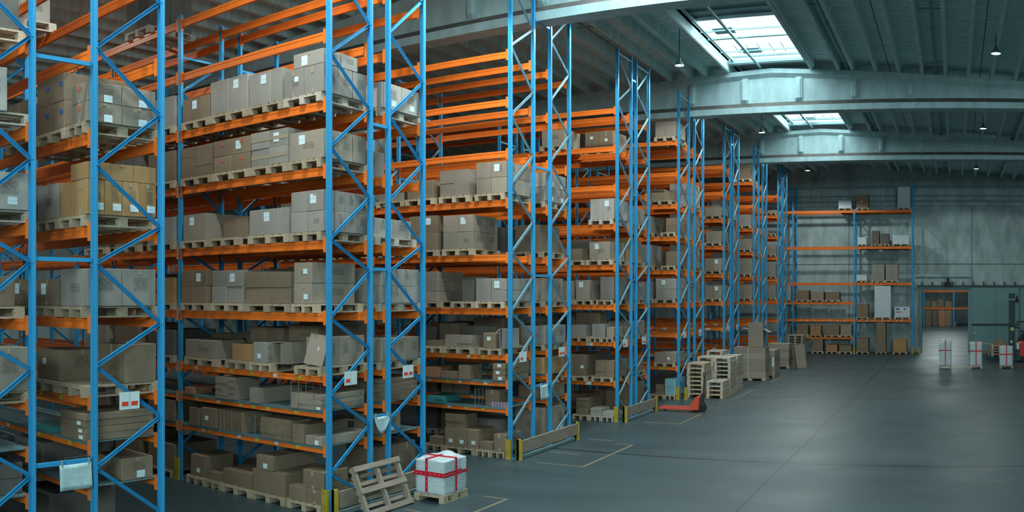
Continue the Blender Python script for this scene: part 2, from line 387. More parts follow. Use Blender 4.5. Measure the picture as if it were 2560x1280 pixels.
# ceiling service pipes
for i, x in enumerate((-3.55, -0.62, 2.6, -10.1, -16.0, -20.0)):
    p = MB().tube((x, YF + 0.1, ztop(x) + 0.12), (x, YB - 0.1, ztop(x) + 0.12), 0.045, 8)
    for k in range(12):
        y = YF + 3 + k * 5.2
        p.cbox((x, y, ztop(x) + 0.14), (0.6, 0.03, 0.03)); p.tube((x, y + 1.5, ztop(x) + 0.12), (x, y + 1.6, ztop(x) + 0.12), 0.065, 8)
    o = p.build('ceiling_pipe', PIPE); o['kind'] = 'structure'
o = MB().tube((-6.5, YF + 0.1, 11.13), (-6.5, YB - 0.1, 11.13), 0.045, 8).build('ceiling_pipe', PIPE); o['kind'] = 'structure'

# door opening, sliding door and rail
fr = MB(); fr.box((DX0 - 0.18, YB - 0.10, 0), (DX0, YB + 0.32, DZ + 0.16)); fr.box((DX1, YB - 0.10, 0), (DX1 + 0.16, YB + 0.32, DZ + 0.16)); fr.box((DX0, YB - 0.10, DZ), (DX1, YB + 0.32, DZ + 0.16))
struct('trim_9', fr, FRAMEM)
dp = MB(); dp.box((0.98, YB - 0.20, 0.02), (3.85, YB - 0.12, DZ + 0.18))
for x in (0.98, 2.32, 3.72): dp.box((x, YB - 0.225, 0.02), (x + 0.10, YB - 0.20, DZ + 0.18))
dr = struct('door_1', dp, DOORM)
MB().box((1.0, YB - 0.235, 1.62), (3.85, YB - 0.20, 1.74)).build('crossbar', DARKT, dr)
MB().cbox((1.2, YB - 0.235, 1.15), (0.09, 0.05, 0.16)).build('handle', STEEL, dr)
MB().box((3.95, YB - 0.18, 0.02), (6.6, YB - 0.10, DZ + 0.18)).build('second_leaf', DOORM, dr)
rl = MB(); rl.box((DX0 - 0.3, YB - 0.26, DZ + 0.20), (6.7, YB - 0.12, DZ + 0.30))
rail = tag(rl.build('door_rail', DARKT), 'dark steel rail above the doorway carrying the sliding door', 'rail')
for k in range(13):
    x = DX0 - 0.05 + k * 0.62
    MB().box((x, YB - 0.24, DZ + 0.30), (x + 0.07, YB - 0.02, DZ + 0.52)).build('rail_bracket', DARKT, rail)
o = MB().box((-0.62, YB - 0.4, DZ + 0.31), (-0.22, YB - 0.02, DZ + 0.50)); o.cbox((-0.4, YB - 0.15, DZ + 0.62), (0.12, 0.26, 0.24))
tag(o.build('door_operator', BLACK), 'black motor box mounted on the rail over the doorway', 'machine')
o = MB().tube((-2.4, YB - 0.08, 4.55), (1.0, YB - 0.08, 4.55), 0.03, 8); o.tube((1.0, YB - 0.08, 4.58), (1.0, YB - 0.08, 3.9), 0.03, 8)
tag(o.build('wall_conduit', PIPE), 'thin grey conduit running along the wall above the doorway', 'pipe')

# second hall beyond the door
struct('wall_1', MB().box((-14, 103.8, 0), (12, 104, 7.5)), WALLM); struct('wall_2', MB().box((-14.2, YB + 0.3, 0), (-14, 104, 7.5)), WALLM)
struct('wall_3', MB().box((12, YB + 0.3, 0), (12.2, 104, 7.5)), WALLM); struct('ceiling_2', MB().box((-14, YB + 0.3, 7.5), (12, 104, 7.7)), CEIL)
for y, e in ((64, 300), (78, 400), (90, 300)):
    L = bpy.data.lights.new('hall_light', 'AREA'); L.size = 3; L.energy = e; L.color = (0.85, 1, 1)
    o = bpy.data.objects.new('hall_light', L); COL.objects.link(o); o.location = (-1, y, 7.4)

# painted floor marks in front of the racks
mk = MB()
def mark(x0, y0, x1, y1): mk.box((min(x0, x1) - 0.0, min(y0, y1), 0.0), (max(x0, x1), max(y0, y1), 0.004))
for y0, y1 in ((11.2, 12.75), (15.8, 18.6), (22.0, 24.0), (27.6, 30.6), (33.6, 35.6)):
    mark(-7.30, y0, -7.23, y1); mark(-8.3, y0, -7.3, y0 + 0.05); mark(-7.7, y1 - 0.05, -7.3, y1)
mark(-8.6, 17.0, -7.9, 17.05); mark(-8.5, 18.9, -7.9, 18.95); mark(-4.4, 20.0, -3.9, 20.05); mark(0.1, 16.0, 0.9, 16.05)
o = mk.build('floor_marking', FLOORTAPE); o['kind'] = 'structure'

# ------------------------------------------------------------------ pallet racks
XA, BAY = -9.0, 3.72                      # post at the aisle end, bay pitch
LV9 = [1.06, 1.62, 2.18, 3.18, 4.33, 5.49, 6.53, 7.62, 8.63]
LV8 = [1.07, 2.16, 3.19, 4.29, 5.40, 6.47, 7.54, 8.58]
ROWS = {}
ORD = ['first', 'second', 'third', 'fourth', 'fifth', 'sixth', 'seventh', 'eighth', 'ninth', 'tenth', 'eleventh', 'twelfth', 'thirteenth', 'fourteenth', 'fifteenth', 'sixteenth']
ROWDEF = [('A1', 3.93, 4.95, 2, LV9), ('A2', 5.83, 6.87, 2, LV9), ('B1', 10.18, 11.20, 4, LV9), ('B2', 11.70, 12.72, 4, LV9),
          ('C1', 15.93, 16.95, 4, LV9), ('C2', 17.79, 18.79, 4, LV9), ('D1', 21.86, 22.87, 4, LV8), ('D2', 23.27, 24.30, 4, LV8),
          ('E1', 27.20, 28.26, 4, LV8), ('E2', 28.95, 29.97, 4, LV8), ('F1', 32.90, 33.87, 4, LV8), ('F2', 34.26, 35.15, 4, LV8),
          ('G1', 38.00, 38.92, 3, LV8), ('G2', 39.75, 40.55, 3, LV8), ('H1', 43.40, 44.25, 3, LV8), ('H2', 44.65, 45.50, 3, LV8)]

def post_mesh(h):
    prof = [(-0.045, -0.030), (-0.016, -0.030), (-0.012, -0.022), (0.012, -0.022), (0.016, -0.030), (0.045, -0.030),
            (0.045, 0.006), (0.038, 0.012), (0.038, 0.030), (0.022, 0.030), (0.022, 0.012), (-0.022, 0.012), (-0.022, 0.030), (-0.038, 0.030), (-0.038, 0.012), (-0.045, 0.006)]
    m = MB(); m.prism(prof, 2, 0.006, h); m.box((-0.06, -0.06, 0), (0.06, 0.06, 0.008)); return m.mesh('upright_post', BLUE)
POST_T, POST_S = post_mesh(10.25), post_mesh(8.74)

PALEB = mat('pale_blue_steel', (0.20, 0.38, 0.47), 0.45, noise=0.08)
def brace_mesh(depth, flip, top, m_=None):
    a = [0.64, 1.88, 3.10, 4.35, 5.81, 7.29, 8.76, 10.1]; b = [1.32, 2.58, 3.86, 5.08, 6.54, 7.95, 9.35]
    zig = [(1, 0.13)]
    for i in range(len(a)):
        zig.append((0, a[i]));
        if i < len(b): zig.append((1, b[i]))
    if flip: zig = [(1 - s, z) for s, z in zig]
    zig = [z for z in zig if z[1] < top - 0.05]
    m = MB()
    def node(s, z): return (0.006 * (1 if s else -1), (0.02 if s == 0 else depth - 0.02), z)
    for p, q in zip(zig, zig[1:]):
        p3, q3 = Vector(node(*p)), Vector(node(*q)); d = (q3 - p3).normalized()
        # open channel: web plus two lips
        n = d.cross(Vector((1, 0, 0))).normalized()
        m.bar(p3 + Vector((-0.014, 0, 0)), q3 + Vector((-0.014, 0, 0)), 0.045, 0.004, (1, 0, 0))
        for s in (-1, 1): m.bar(p3 + n * s * 0.0205, q3 + n * s * 0.0205, 0.004, 0.03, (1, 0, 0))
    m.bar(node(0, zig[-1][1]), node(1, zig[-1][1]), 0.03, 0.04)
    for s, z in zig: m.tube((-0.05, node(s, z)[1], z), (0.05, node(s, z)[1], z), 0.012, 6)
    return m.mesh('lattice_brace', m_ or BLUE2)
BRACES = {}
def beam_mesh(h, inner=0.05):
    L = BAY - 0.09; m = MB()
    prof = [(-0.025, -h), (0.025, -h), (0.025, 0), (-0.025, 0), (-0.025, -h * 0.30), (-0.018, -h * 0.36), (-0.018, -h * 0.64), (-0.025, -h * 0.70)]
    m.prism(prof, 0, -L / 2, L / 2)
    for s in (-1, 1): m.box((s * L / 2 - 0.004, -0.042, -h - 0.05), (s * L / 2 + 0.004, 0.030, 0.045)); m.box((min(s * (L / 2 + 0.004), s * (L / 2 - 0.045)), -0.044, -h - 0.05), (max(s * (L / 2 + 0.004), s * (L / 2 - 0.045)), -0.040, 0.045))
    return m.mesh('beam', ORANGE)
BEAM, BEAM_S = beam_mesh(0.14), beam_mesh(0.10)
DECKM = None
def deck_mesh(depth):
    m = MB(); L = BAY - 0.12
    for k in range(4): m.box((-L / 2 + k * L / 4 + 0.01, -0.03, 0.002), (-L / 2 + (k + 1) * L / 4 - 0.01, depth + 0.03, 0.012))
    for k in range(4): m.box((-L / 2 + k * L / 4 + 0.01, -0.034, -0.03), (-L / 2 + (k + 1) * L / 4 - 0.01, -0.028, 0.012))
    return m.mesh('wire_deck', WIRE)
SPACER = MB().box((-0.02, 0, -0.025), (0.02, 1, 0.025)).mesh('row_spacer', BLUE2)
STK = {c: MB().box((-0.045, -0.002, -0.028), (0.045, 0, 0.028)).mesh('beam_label', m) for c, m in (('y', STKY), ('w', STKW))}

def build_rack(ri, name, f, b, nb, lv):
    depth = b - f
    
    R = empty('pallet_rack', (XA, f, 0), 'blue and orange pallet rack, %s rack row counted from the camera' % ORD[ri], 'rack', 'warehouse pallet racks')
    for k in range(nb + 1):
        top = 10.25 if k == 0 else 8.74
        flip = name[1] == '2'
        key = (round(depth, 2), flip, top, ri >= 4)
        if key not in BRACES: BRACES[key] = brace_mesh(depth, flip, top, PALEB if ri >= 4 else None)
        link('upright_post', POST_T if k == 0 else POST_S, R, (-k * BAY, 0, 0)); link('upright_post', POST_T if k == 0 else POST_S, R, (-k * BAY, depth, 0), (0, 0, PI))
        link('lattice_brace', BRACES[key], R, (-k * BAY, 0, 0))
    r2 = random.Random(ri)
    for k in range(nb):
        for i, z in enumerate(lv):
            thin = z < 2.3
            for y in (0, depth):
                bm_ = link('beam', BEAM_S if thin else BEAM, R, (-(k + 0.5) * BAY, y, z))
                if thin and y == 0 and k < 1 and ri < 14:
                    n = 6 if ri < 6 else 4
                    for q in range(n):
                        x = -1.5 + 3.0 * (q + r2.random() * 0.7) / n
                        link('beam_label', STK['y' if r2.random() < (0.6 if ri < 6 else 0.3) else 'w'], bm_, (x, -0.026, -0.05)).scale = (1, 1, 1) if ri < 6 else (2.2, 1, 1.5)
            if lv is LV9 and i < 2 and k < 2:
                dk = DECKS.setdefault(round(depth, 2), deck_mesh(depth)); link('wire_deck', dk, R, (-(k + 0.5) * BAY, 0, z))
    return R
DECKS = {}
for ri, (name, f, b, nb, lv) in enumerate(ROWDEF):
    R = build_rack(ri, name, f, b, nb, lv)
    ROWS[name] = dict(i=ri, f=f, b=b, nb=nb, lv=lv, o=R, ord=ORD[ri])
for a in 'ABCDEFGH':
    r1, r2_ = ROWS[a + '1'], ROWS[a + '2']
    gap = r2_['f'] - r1['b']
    for k in range(0, 2):
        for z in (1.43, 3.90, 6.32, 8.70 if k else 9.6):
            s = link('row_spacer', SPACER, r1['o'], (-k * BAY, r1['b'] - r1['f'] + 0.03, z)); s.scale = (1, gap - 0.076, 1)

# signs hung on the end frames, sheets on the spacers
for ri, (name, f, b, nb, lv) in enumerate(ROWDEF[:14]):
    if name == 'A1': continue
    red2 = name[1] == '2'
    y = f + (0.34 if red2 else 0.30)
    w = 0.31
    sg = MB().box((0, 0, 0), (0.006, w, 0.22)).build('rack_sign', PAPER, None, (XA + 0.055, y, 2.02))
    tag(sg, 'white board with %s red %s hung on end frame of %s rack row' % (('two', 'squares', ORD[ri]) if red2 else ('one', 'square', ORD[ri])), 'sign', 'white signs on the rack ends')
    for k in range(2 if red2 else 1):
        MB().box((0.006, 0.035 + k * 0.145, 0.045), (0.008, 0.135 + k * 0.145, 0.10)).build('red_square', REDSQ, sg)
    MB().box((0.006, 0.152, 0.01), (0.0075, 0.156, 0.21)).build('fold_line', STEEL, sg)
    MB().tube((-0.008, 0.155, 0.205), (0.004, 0.155, 0.205), 0.006, 6).build('hanger', STEEL, sg)
def sheet(name, y0, y1, z0, z1, label, sag=0.0, x=XA + 0.045, m=PAPER2):
    s = MB(); nx, nz = 8, 6
    for i in range(nx + 1):
        for k in range(nz + 1):
            u, v = i / nx, k / nz
            zz = z1 - (z1 - z0) * v * (1 - sag * (2 * u - 1) ** 2) + 0.0
            s.v.append((x + 0.005 * math.sin(u * 5 + v * 3) + 0.015 * v, y0 + (y1 - y0) * u, zz))
    for i in range(nx):
        for k in range(nz):
            a = i * (nz + 1) + k; s.f.append((a, a + 1, a + nz + 2, a + nz + 1))
    o = s.build(name, m)
    for p in o.data.polygons: p.use_smooth = True
    md = o.modifiers.new('thickness', 'SOLIDIFY'); md.thickness = 0.002
    for t in (0.08, 0.92):
        MB().box((x - 0.015, y0 + (y1 - y0) * t - 0.008, z1 - 0.02), (x + 0.02, y0 + (y1 - y0) * t + 0.008, z1 + 0.06)).build('clip', STEEL, o)
    return tag(o, label, 'sheet')
sheet('notice_sheet', 5.30, 5.76, 1.10, 1.41, 'large pale notice sheet clipped to spacer bar between the first two rack rows')
sheet('plastic_sheet', 11.26, 11.66, 1.14, 1.42, 'translucent plastic sheet sagging from spacer bar between third and fourth rack rows', 0.8)
sheet('paper_notice', 17.2, 17.6, 1.10, 1.43, 'plain pale paper notice hanging between the fifth and sixth rack rows')

# yellow post protectors and timber guard rails at the rack ends
PROT = MB()
PROT.prism([(-0.06, -0.05), (0.06, -0.05), (0.06, 0.0), (0.05, 0.0), (0.05, -0.04), (-0.05, -0.04), (-0.05, 0.0), (-0.06, 0.0)], 2, 0.0, 0.42)
PROT.tube((0, -0.055, 0.12), (0, -0.045, 0.12), 0.012, 8); PROT.tube((0, -0.055, 0.32), (0, -0.045, 0.32), 0.012, 8)
PROTM = PROT.mesh('post_protector', YELLOW)
for n in ('A2', 'B1', 'C1', 'D1', 'E1', 'F1'):
    r = ROWS[n]; tag(link('post_protector', PROTM, None, (XA, r['f'] - 0.065, 0)), 'yellow steel protector before the aisle-end post of the %s rack row' % r['ord'], 'post guard', 'yellow post protectors')
tag(link('post_protector', PROTM, None, (XA - BAY, ROWS['B1']['f'] - 0.065, 0)), 'yellow steel protector before the inner post of the third rack row', 'post guard', 'yellow post protectors')
tag(link('post_protector', PROTM, None, (-8.72, 27.16, 0)), 'yellow steel bracket standing alone in front of the stacked empty pallets', 'post guard', 'yellow post protectors')
for a, nm in (('B', 'third and fourth'), ('C', 'fifth and sixth'), ('D', 'seventh and eighth')):

    y0, y1 = ROWS[a + '1']['f'] - 0.02, ROWS[a + '2']['b'] - 0.05
    G = empty('guard_rail', (-8.82 if a == 'B' else -8.74, y0, 0), 'timber guard rail on yellow brackets guarding ends of %s rack rows' % nm, 'guard rail', 'timber guard rails')
    L = y1 - y0
    MB().box((-0.02, 0.05, 0.14), (0.03, L - 0.02, 0.40)).build('board', WOODO, G)
    for y in (0.0, L): MB().prism([(y - 0.05, 0), (y + 0.05, 0), (y + 0.05, 0.43), (y - 0.05, 0.43)], 0, -0.07, -0.02).box((-0.07, y - 0.05, 0), (0.06, y - 0.03, 0.43)).build('bracket', YELLOW, G)
    MB().box((-0.10, 0.05, 0.0), (-0.04, L - 0.05, 0.06)).build('floor_channel', STEEL, G)

# ------------------------------------------------------------------ pallets and cartons
def pallet_mesh(w=0.8, d=1.2, h=0.144, m=WOOD, seed=0):
    """EUR style: boards along Y, stringers across, nine blocks, three skids"""
    r = random.Random(seed); p = MB(); t = 0.022; n = 5 if w > 0.7 else 4
    bw = [0.145 if k in (0, n // 2, n - 1) else 0.10 for k in range(n)]
    xs = [-w / 2 + bw[0] / 2 + k * (w - bw[0]) / (n - 1) for k in range(n)]
    for x, b in zip(xs, bw): p.box((x - b / 2, r.uniform(0, 0.004), h - t), (x + b / 2, d - r.uniform(0, 0.004), h))
    for y in (0.0, d / 2 - 0.07, d - 0.14): p.box((-w / 2, y, h - 2 * t), (w / 2, y + 0.14, h - t))
    for x in ((-w / 2, -0.05, w / 2 - 0.10) if w > 0.7 else (-w / 2, w / 2 - 0.10)):
        for y in (0.0, d / 2 - 0.07, d - 0.14): p.box((x, y, t), (x + 0.10, y + 0.14, h - 2 * t))
        p.box((x, 0, 0), (x + 0.10, d, t))
    return p.mesh('wooden_pallet', m)
PM = {}
def get_pallet(w, d, m, var=0):
    key = (round(w, 2), round(d, 2), m.name, var)
    if key not in PM: PM[key] = pallet_mesh(w, d, m=m, seed=var)
    return PM[key]

LOADS = []          # every loaded (or bare) pallet position on the racks
def L(row, lev, px0, px1, ytop, nx=1, nz=1, tone='grey', ny=1, d=1.08, back=0.0, flags='', pal=None, vis=1.0, X=None, Z=None, up=0.0):
    r = ROWS[row]; Y = r['f'] - 0.07 + back
    x0, x1 = (X_at(px0, Y), X_at(px1, Y)) if X is None else X
    if lev == 0: zb, li = 0.0, 0
    else:
        li = min(range(len(r['lv'])), key=lambda i: abs(r['lv'][i] - lev)); zb = r['lv'][li]; li += 1
    thin_deck = r['lv'] is LV9 and li in (1, 2)
    has_p = (not thin_deck and back < 0.3) if pal is None else pal
    z0 = zb + (0.147 if has_p else (0.016 if thin_deck else 0.002))
    if up == 'on':                                          # stands on the load below it
        mx_ = ((x0 + x1) / 2 if X is None else sum(X) / 2)
        under = [l for l in LOADS if l['row'] == row and l['li'] == li and l['x0'] - 0.02 <= mx_ <= l['x1'] + 0.02 and l['back'] < 0.3]
        z0 = max(l['z1'] for l in under) + 0.002
    else: z0 += up
    z1 = Z_at(ytop, (px0 + px1) / 2, Y) if Z is None else Z
    lo_, hi_ = min(x0, x1), max(x0, x1)                     # keep clear of the posts
    for k in range(r['nb'] + 1):
        p = XA - k * BAY
        g = 0.062 if z0 - zb > 0.1 else 0.10
        if lo_ < p + g and hi_ > p - g:
            if k == 0 or abs(hi_ - p) < abs(lo_ - p): hi_ = p - g
            else: lo_ = p + g
    x0, x1 = lo_, hi_
    nxt = [z for z in r['lv'] if z > zb + 0.3]
    if nxt: z1 = min(z1, nxt[0] - 0.16)
    LOADS.append(dict(row=row, li=li, x0=min(x0, x1), x1=max(x0, x1), y=Y, d=d, z0=z0, z1=max(z1, z0 + 0.06), zb=zb, nx=nx, ny=ny, nz=nz, tone=tone, flags=flags, pal=has_p, vis=vis, back=back, on=up == 'on'))

# -- first double rack
L('A1', 7.62, 0, 0, 0, 1, 1, 'grey', 2, X=(-9.95, -9.1), Z=8.2)
L('A1', 6.53, 0, 0, 0, 1, 1, 'dark', 2, X=(-10.0, -9.3), Z=7.1)
L('A1', 5.49, 0, 0, 0, 1, 1, 'pale', 2, X=(-9.85, -9.06), Z=6.15, d=0.80)
L('A1', 4.33, 0, 0, 0, 1, 1, 'pale', 2, X=(-9.85, -9.06), Z=4.92, flags='S')
L('A1', 3.18, 0, 0, 0, 1, 1, 'brown', 2, X=(-9.9, -9.4), Z=3.7)
L('A1', 2.18, 0, 0, 0, 1, 1, 'beige', 2, X=(-9.85, -9.06), Z=2.85)
L('A1', 1.06, 0, 0, 0, 2, 2, 'dark', 2, X=(-9.9, -9.2), Z=1.45)
L('A1', 0, 0, 0, 0, 2, 1, 'brown', 2, X=(-9.9, -9.1), Z=0.7)
L('A2', 7.62, 0, 0, 0, 1, 1, 'grey', 2, X=(-12.6, -11.83), Z=8.13)
L('A2', 7.62, 0, 0, 0, 1, 1, 'grey', 2, X=(-13.75, -12.95), Z=8.3)
L('A2', 5.49, 178, 226, 207, 1, 2, 'beige', 2, flags='RS')
L('A2', 5.49, 92, 162, 195, 2, 2, 'brown', 1, flags='B')
L('A2', 5.49, 20, 80, 255, 2, 1, 'brown')
L('A2', 4.33, 150, 226, 452, 2, 1, 'tan', 4, flags='S')
L('A2', 4.33, 95, 146, 462, 1, 1, 'grey')
L('A2', 4.33, 10, 85, 470, 2, 1, 'brown')
L('A2', 3.18, 150, 226, 672, 1, 1, 'grey', 2)
L('A2', 3.18, 88, 145, 698, 1, 1, 'brown', flags='W')
L('A2', 3.18, 22, 82, 698, 1, 1, 'brown', flags='W')
L('A2', 2.18, 0, 0, 0, 1, 1, 'brown', 1, X=(-9.75, -9.1), Z=2.83, back=0.62, d=0.50, pal=True)
L('A2', 2.18, 93, 150, 872, 1, 1, 'brown', flags='w', d=0.7, back=0.05)
L('A2', 1.62, 0, 0, 0, 3, 4, 'brown', 1, X=(-9.72, -9.06), Z=1.98, flags='w')
L('A2', 1.62, 0, 0, 0, 2, 1, 'teal', 1, X=(-10.6, -9.95), Z=1.70)
L('A2', 1.06, 0, 0, 0, 1, 1, 'brown', 1, X=(-9.7, -9.06), Z=1.36, back=0.55, d=0.5, flags='S')
L('A2', 1.06, 0, 0, 0, 2, 1, 'dark', 1, X=(-11, -10.2), Z=1.5)
L('A2', 0, 0, 0, 0, 1, 1, 'brown', 1, X=(-9.8, -9.12), Z=0.55, d=0.6)
L('A2', 0, 0, 0, 0, 1, 1, 'dark', 1, X=(-10.8, -10.0), Z=0.8)
L('A2', 4.33, 176, 226, 406, 1, 1, 'tan', 3, pal=False, up='on')
# -- third row (front of the second double rack)
L('B1', 8.63, 0, 0, 0, 2, 1, 'dark', 2, X=(-14.42, -13.62), Z=9.55, flags='r')
L('B1', 6.53, 457, 523, 243, 3, 1, 'brown', flags='W')
L('B1', 6.53, 526, 619, 195, 2, 1, 'grey', flags='W')
L('B1', 6.53, 622, 706, 178, 3, 1, 'grey', flags='W')
L('B1', 6.53, 711, 813, 167, 2, 1, 'grey', 3, flags='w')
L('B1', 5.49, 452, 530, 365, 2, 3, 'brown', flags='W')
L('B1', 5.49, 534, 624, 346, 2, 2, 'brown', flags='WR')
L('B1', 5.49, 627, 719, 326, 2, 2, 'grey', flags='WT')
L('B1', 5.49, 723, 813, 327, 1, 1, 'beige', 3, flags='W')
L('B1', 4.33, 458, 516, 535, 1, 1, 'beige', 1, flags='W')
L('B1', 4.33, 557, 619, 543, 2, 1, 'brown', 1, back=0.29, d=0.75)
L('B1', 4.33, 622, 722, 522, 3, 1, 'grey', flags='W')
L('B1', 4.33, 727, 813, 477, 2, 2, 'grey', 4, flags='W')
L('B1', 3.18, 453, 516, 676, 2, 2, 'brown', flags='W')
L('B1', 3.18, 529, 606, 676, 2, 2, 'grey', flags='W')
L('B1', 3.18, 612, 726, 680, 2, 2, 'brown')
L('B1', 3.18, 733, 779, 656, 1, 2, 'beige', flags='w')
L('B1', 2.18, 463, 540, 850, 1, 1, 'beige', d=0.7)
L('B1', 2.18, 579, 628, 860, 1, 1, 'tan', d=0.6, back=0.1)
L('B1', 2.18, 631, 668, 856, 1, 1, 'grey', flags='w', d=0.6)
L('B1', 2.18, 764, 812, 843, 1, 1, 'beige', 3, back=0.16, d=1.0)
L('B1', 1.62, 462, 480, 968, 1, 1, 'red-brown', d=0.5)
L('B1', 1.62, 538, 586, 938, 3, 7, 'beige', flags='w', d=0.6)
L('B1', 1.62, 624, 648, 970, 1, 2, 'beige', flags='w')
L('B1', 1.62, 727, 813, 985, 4, 3, 'beige', flags='w')
L('B1', 1.06, 473, 498, 1020, 1, 1, 'brown', d=0.8)
L('B1', 1.06, 503, 540, 1020, 1, 1, 'brown', flags='w', d=0.8)
L('B1', 1.06, 650, 727, 1048, 4, 4, 'brown', flags='w', d=0.5)
L('B1', 1.06, 729, 760, 1062, 1, 2, 'brown', flags='w')
L('B1', 1.06, 762, 813, 1092, 2, 1, 'beige', flags='w')
L('B1', 0, 475, 512, 1138, 1, 1, 'brown', d=0.7, flags='s')
L('B1', 0, 516, 548, 1182, 1, 1, 'brown', d=0.5)
L('B1', 0, 556, 628, 1178, 2, 1, 'brown', 2)
L('B1', 0, 631, 712, 1178, 2, 1, 'brown', 2)
L('B1', 0, 721, 813, 1220, 2, 1, 'brown', 2)
L('B1', 6.53, 733, 811, 128, 1, 1, 'grey', 2, flags='W', pal=False, up='on', d=0.85)
L('B1', 2.18, 624, 707, 818, 2, 1, 'brown', 1, back=0.77, d=0.35, pal=False, up=0.147)
L('B1', 2.18, 722, 795, 812, 1, 2, 'brown', 1, back=0.77, d=0.33, pal=False, up=0.147)
L('B1', 2.18, 480, 575, 832, 3, 1, 'brown', 1, back=0.77, d=0.33, pal=False, up=0.147)
L('B1', 0, 640, 682, 1139, 1, 1, 'brown', 2, pal=False, up='on', flags='s')
L('B1', 0, 755, 811, 1178, 1, 1, 'brown', 1, pal=False, up='on', d=0.6)
# second bay of that row, glimpsed past the first rack
for lv, tones in ((6.53, 'grey brown grey'), (5.49, 'brown dark grey'), (4.33, 'grey brown dark'), (3.18, 'tan brown grey'), (2.18, 'dark brown beige'), (1.06, 'brown dark brown'), (0, 'brown brown dark')):
    for k, t in enumerate(tones.split()):
        x1 = -12.85 - k * 1.15
        L('B1', lv, 0, 0, 0, 2, 2 if k != 1 else 1, t, X=(x1 - 0.82, x1), Z=lv + 0.62 + 0.2 * ((k * 7 + int(lv * 3)) % 3) * 0.5, vis=0.5)
# -- fourth row
L('B2', 6.53, 0, 0, 0, 1, 1, 'pale', 2, X=(-9.92, -9.07), Z=7.12, flags='S')
L('B2', 5.49, 0, 0, 0, 1, 1, 'grey', 1, X=(-10.25, -9.85), Z=6.1, flags='w')
L('B2', 4.33, 0, 0, 0, 2, 1, 'pale', 2, X=(-9.95, -9.25), Z=4.8)
L('B2', 3.18, 0, 0, 0, 2, 2, 'pale', 4, X=(-9.92, -9.07), Z=3.92)
L('B2', 2.18, 0, 0, 0, 1, 1, 'beige', 3, X=(-9.85, -9.07), Z=2.72)
L('B2', 1.62, 0, 0, 0, 1, 5, 'brown', 1, X=(-9.9, -9.1), Z=2.02)
L('B2', 1.06, 0, 0, 0, 1, 1, 'brown', 1, X=(-9.7, -9.12), Z=1.42, d=0.6, flags='S')
L('B2', 0, 0, 0, 0, 1, 1, 'brown', 2, X=(-9.9, -9.15), Z=0.85)
for lv in (6.53, 5.49, 4.33, 3.18, 2.18):
    for k in range(3):
        x1 = -10.25 - k * 0.95
        if lv in (6.53, 5.49) and k < 2: continue
        L('B2', lv, 0, 0, 0, 2, 1 + (k + int(lv)) % 2, ('grey', 'brown', 'beige')[(k + int(lv * 2)) % 3], X=(x1 - 0.78, x1), Z=lv + 0.55 + 0.12 * ((k * 5 + int(lv * 4)) % 3), vis=0.35)
# -- fifth row
L('C1', 5.49, 1190, 1268, 405, 2, 2, 'beige', 2, flags='Wr')
L('C1', 5.49, 1100, 1172, 425, 2, 2, 'beige', flags='WT')
L('C1', 5.49, 1018, 1082, 453, 2, 1, 'brown', flags='r')
L('C1', 5.49, 947, 1004, 478, 1, 1, 'grey')
L('C1', 4.33, 1107, 1181, 538, 2, 2, 'beige', 2, flags='W')
L('C1', 4.33, 1022, 1092, 540, 2, 2, 'brown', flags='W')
L('C1', 4.33, 948, 1014, 572, 1, 2, 'brown', flags='W')
L('C1', 3.18, 1190, 1268, 696, 2, 2, 'grey', 2, flags='W')
L('C1', 3.18, 1037, 1093, 679, 1, 3, 'beige', 2)
L('C1', 3.18, 1154, 1184, 692, 1, 1, 'dark', back=0.2, d=0.8)
L('C1', 2.18, 1208, 1240, 832, 1, 1, 'brown', d=0.5, flags='w')
L('C1', 2.18, 1112, 1180, 838, 2, 3, 'beige', d=0.7)
L('C1', 2.18, 1066, 1100, 852, 1, 1, 'brown', d=0.6)
L('C1', 1.62, 1230, 1268, 909, 1, 3, 'brown', flags='w')
L('C1', 1.62, 1146, 1176, 913, 1, 2, 'brown', flags='w', d=0.5)
L('C1', 1.62, 1101, 1143, 928, 2, 1, 'brown', flags='w', d=0.5)
L('C1', 1.62, 1062, 1098, 918, 1, 2, 'red-brown', flags='w', d=0.5)
L('C1', 1.06, 1212, 1248, 974, 1, 1, 'brown', back=0.15, d=0.6)
L('C1', 1.06, 1066, 1108, 990, 2, 2, 'teal', d=0.7)
L('C1', 0, 1111, 1195, 1072, 3, 1, 'brown', 1, d=0.7, flags='s')
L('C1', 0, 1074, 1107, 1092, 1, 1, 'brown', d=0.5)
L('C1', 0, 1234, 1268, 1086, 1, 1, 'brown', d=0.7)
L('C1', 0, 1198, 1231, 1106, 1, 1, 'brown', d=0.5)
for lv in (6.53, 5.49, 4.33, 3.18):
    for k in range(3):
        x1 = -12.9 - k * 1.0
        L('C1', lv, 0, 0, 0, 2, 1 + (k + int(lv)) % 2, ('grey', 'brown', 'beige')[(k + int(lv * 2)) % 3], X=(x1 - 0.8, x1), Z=lv + 0.6 + 0.12 * ((k * 5 + int(lv * 4)) % 3), vis=0.3)
L('C1', 0, 1113, 1160, 1036, 2, 2, 'brown', pal=False, up='on', d=0.55, flags='w')
L('C1', 2.18, 1098, 1148, 808, 2, 1, 'brown', back=0.77, d=0.35, pal=False, up=0.147)
L('C1', 2.18, 1152, 1240, 815, 3, 1, 'dark', back=0.77, d=0.35, pal=False, up=0.147)
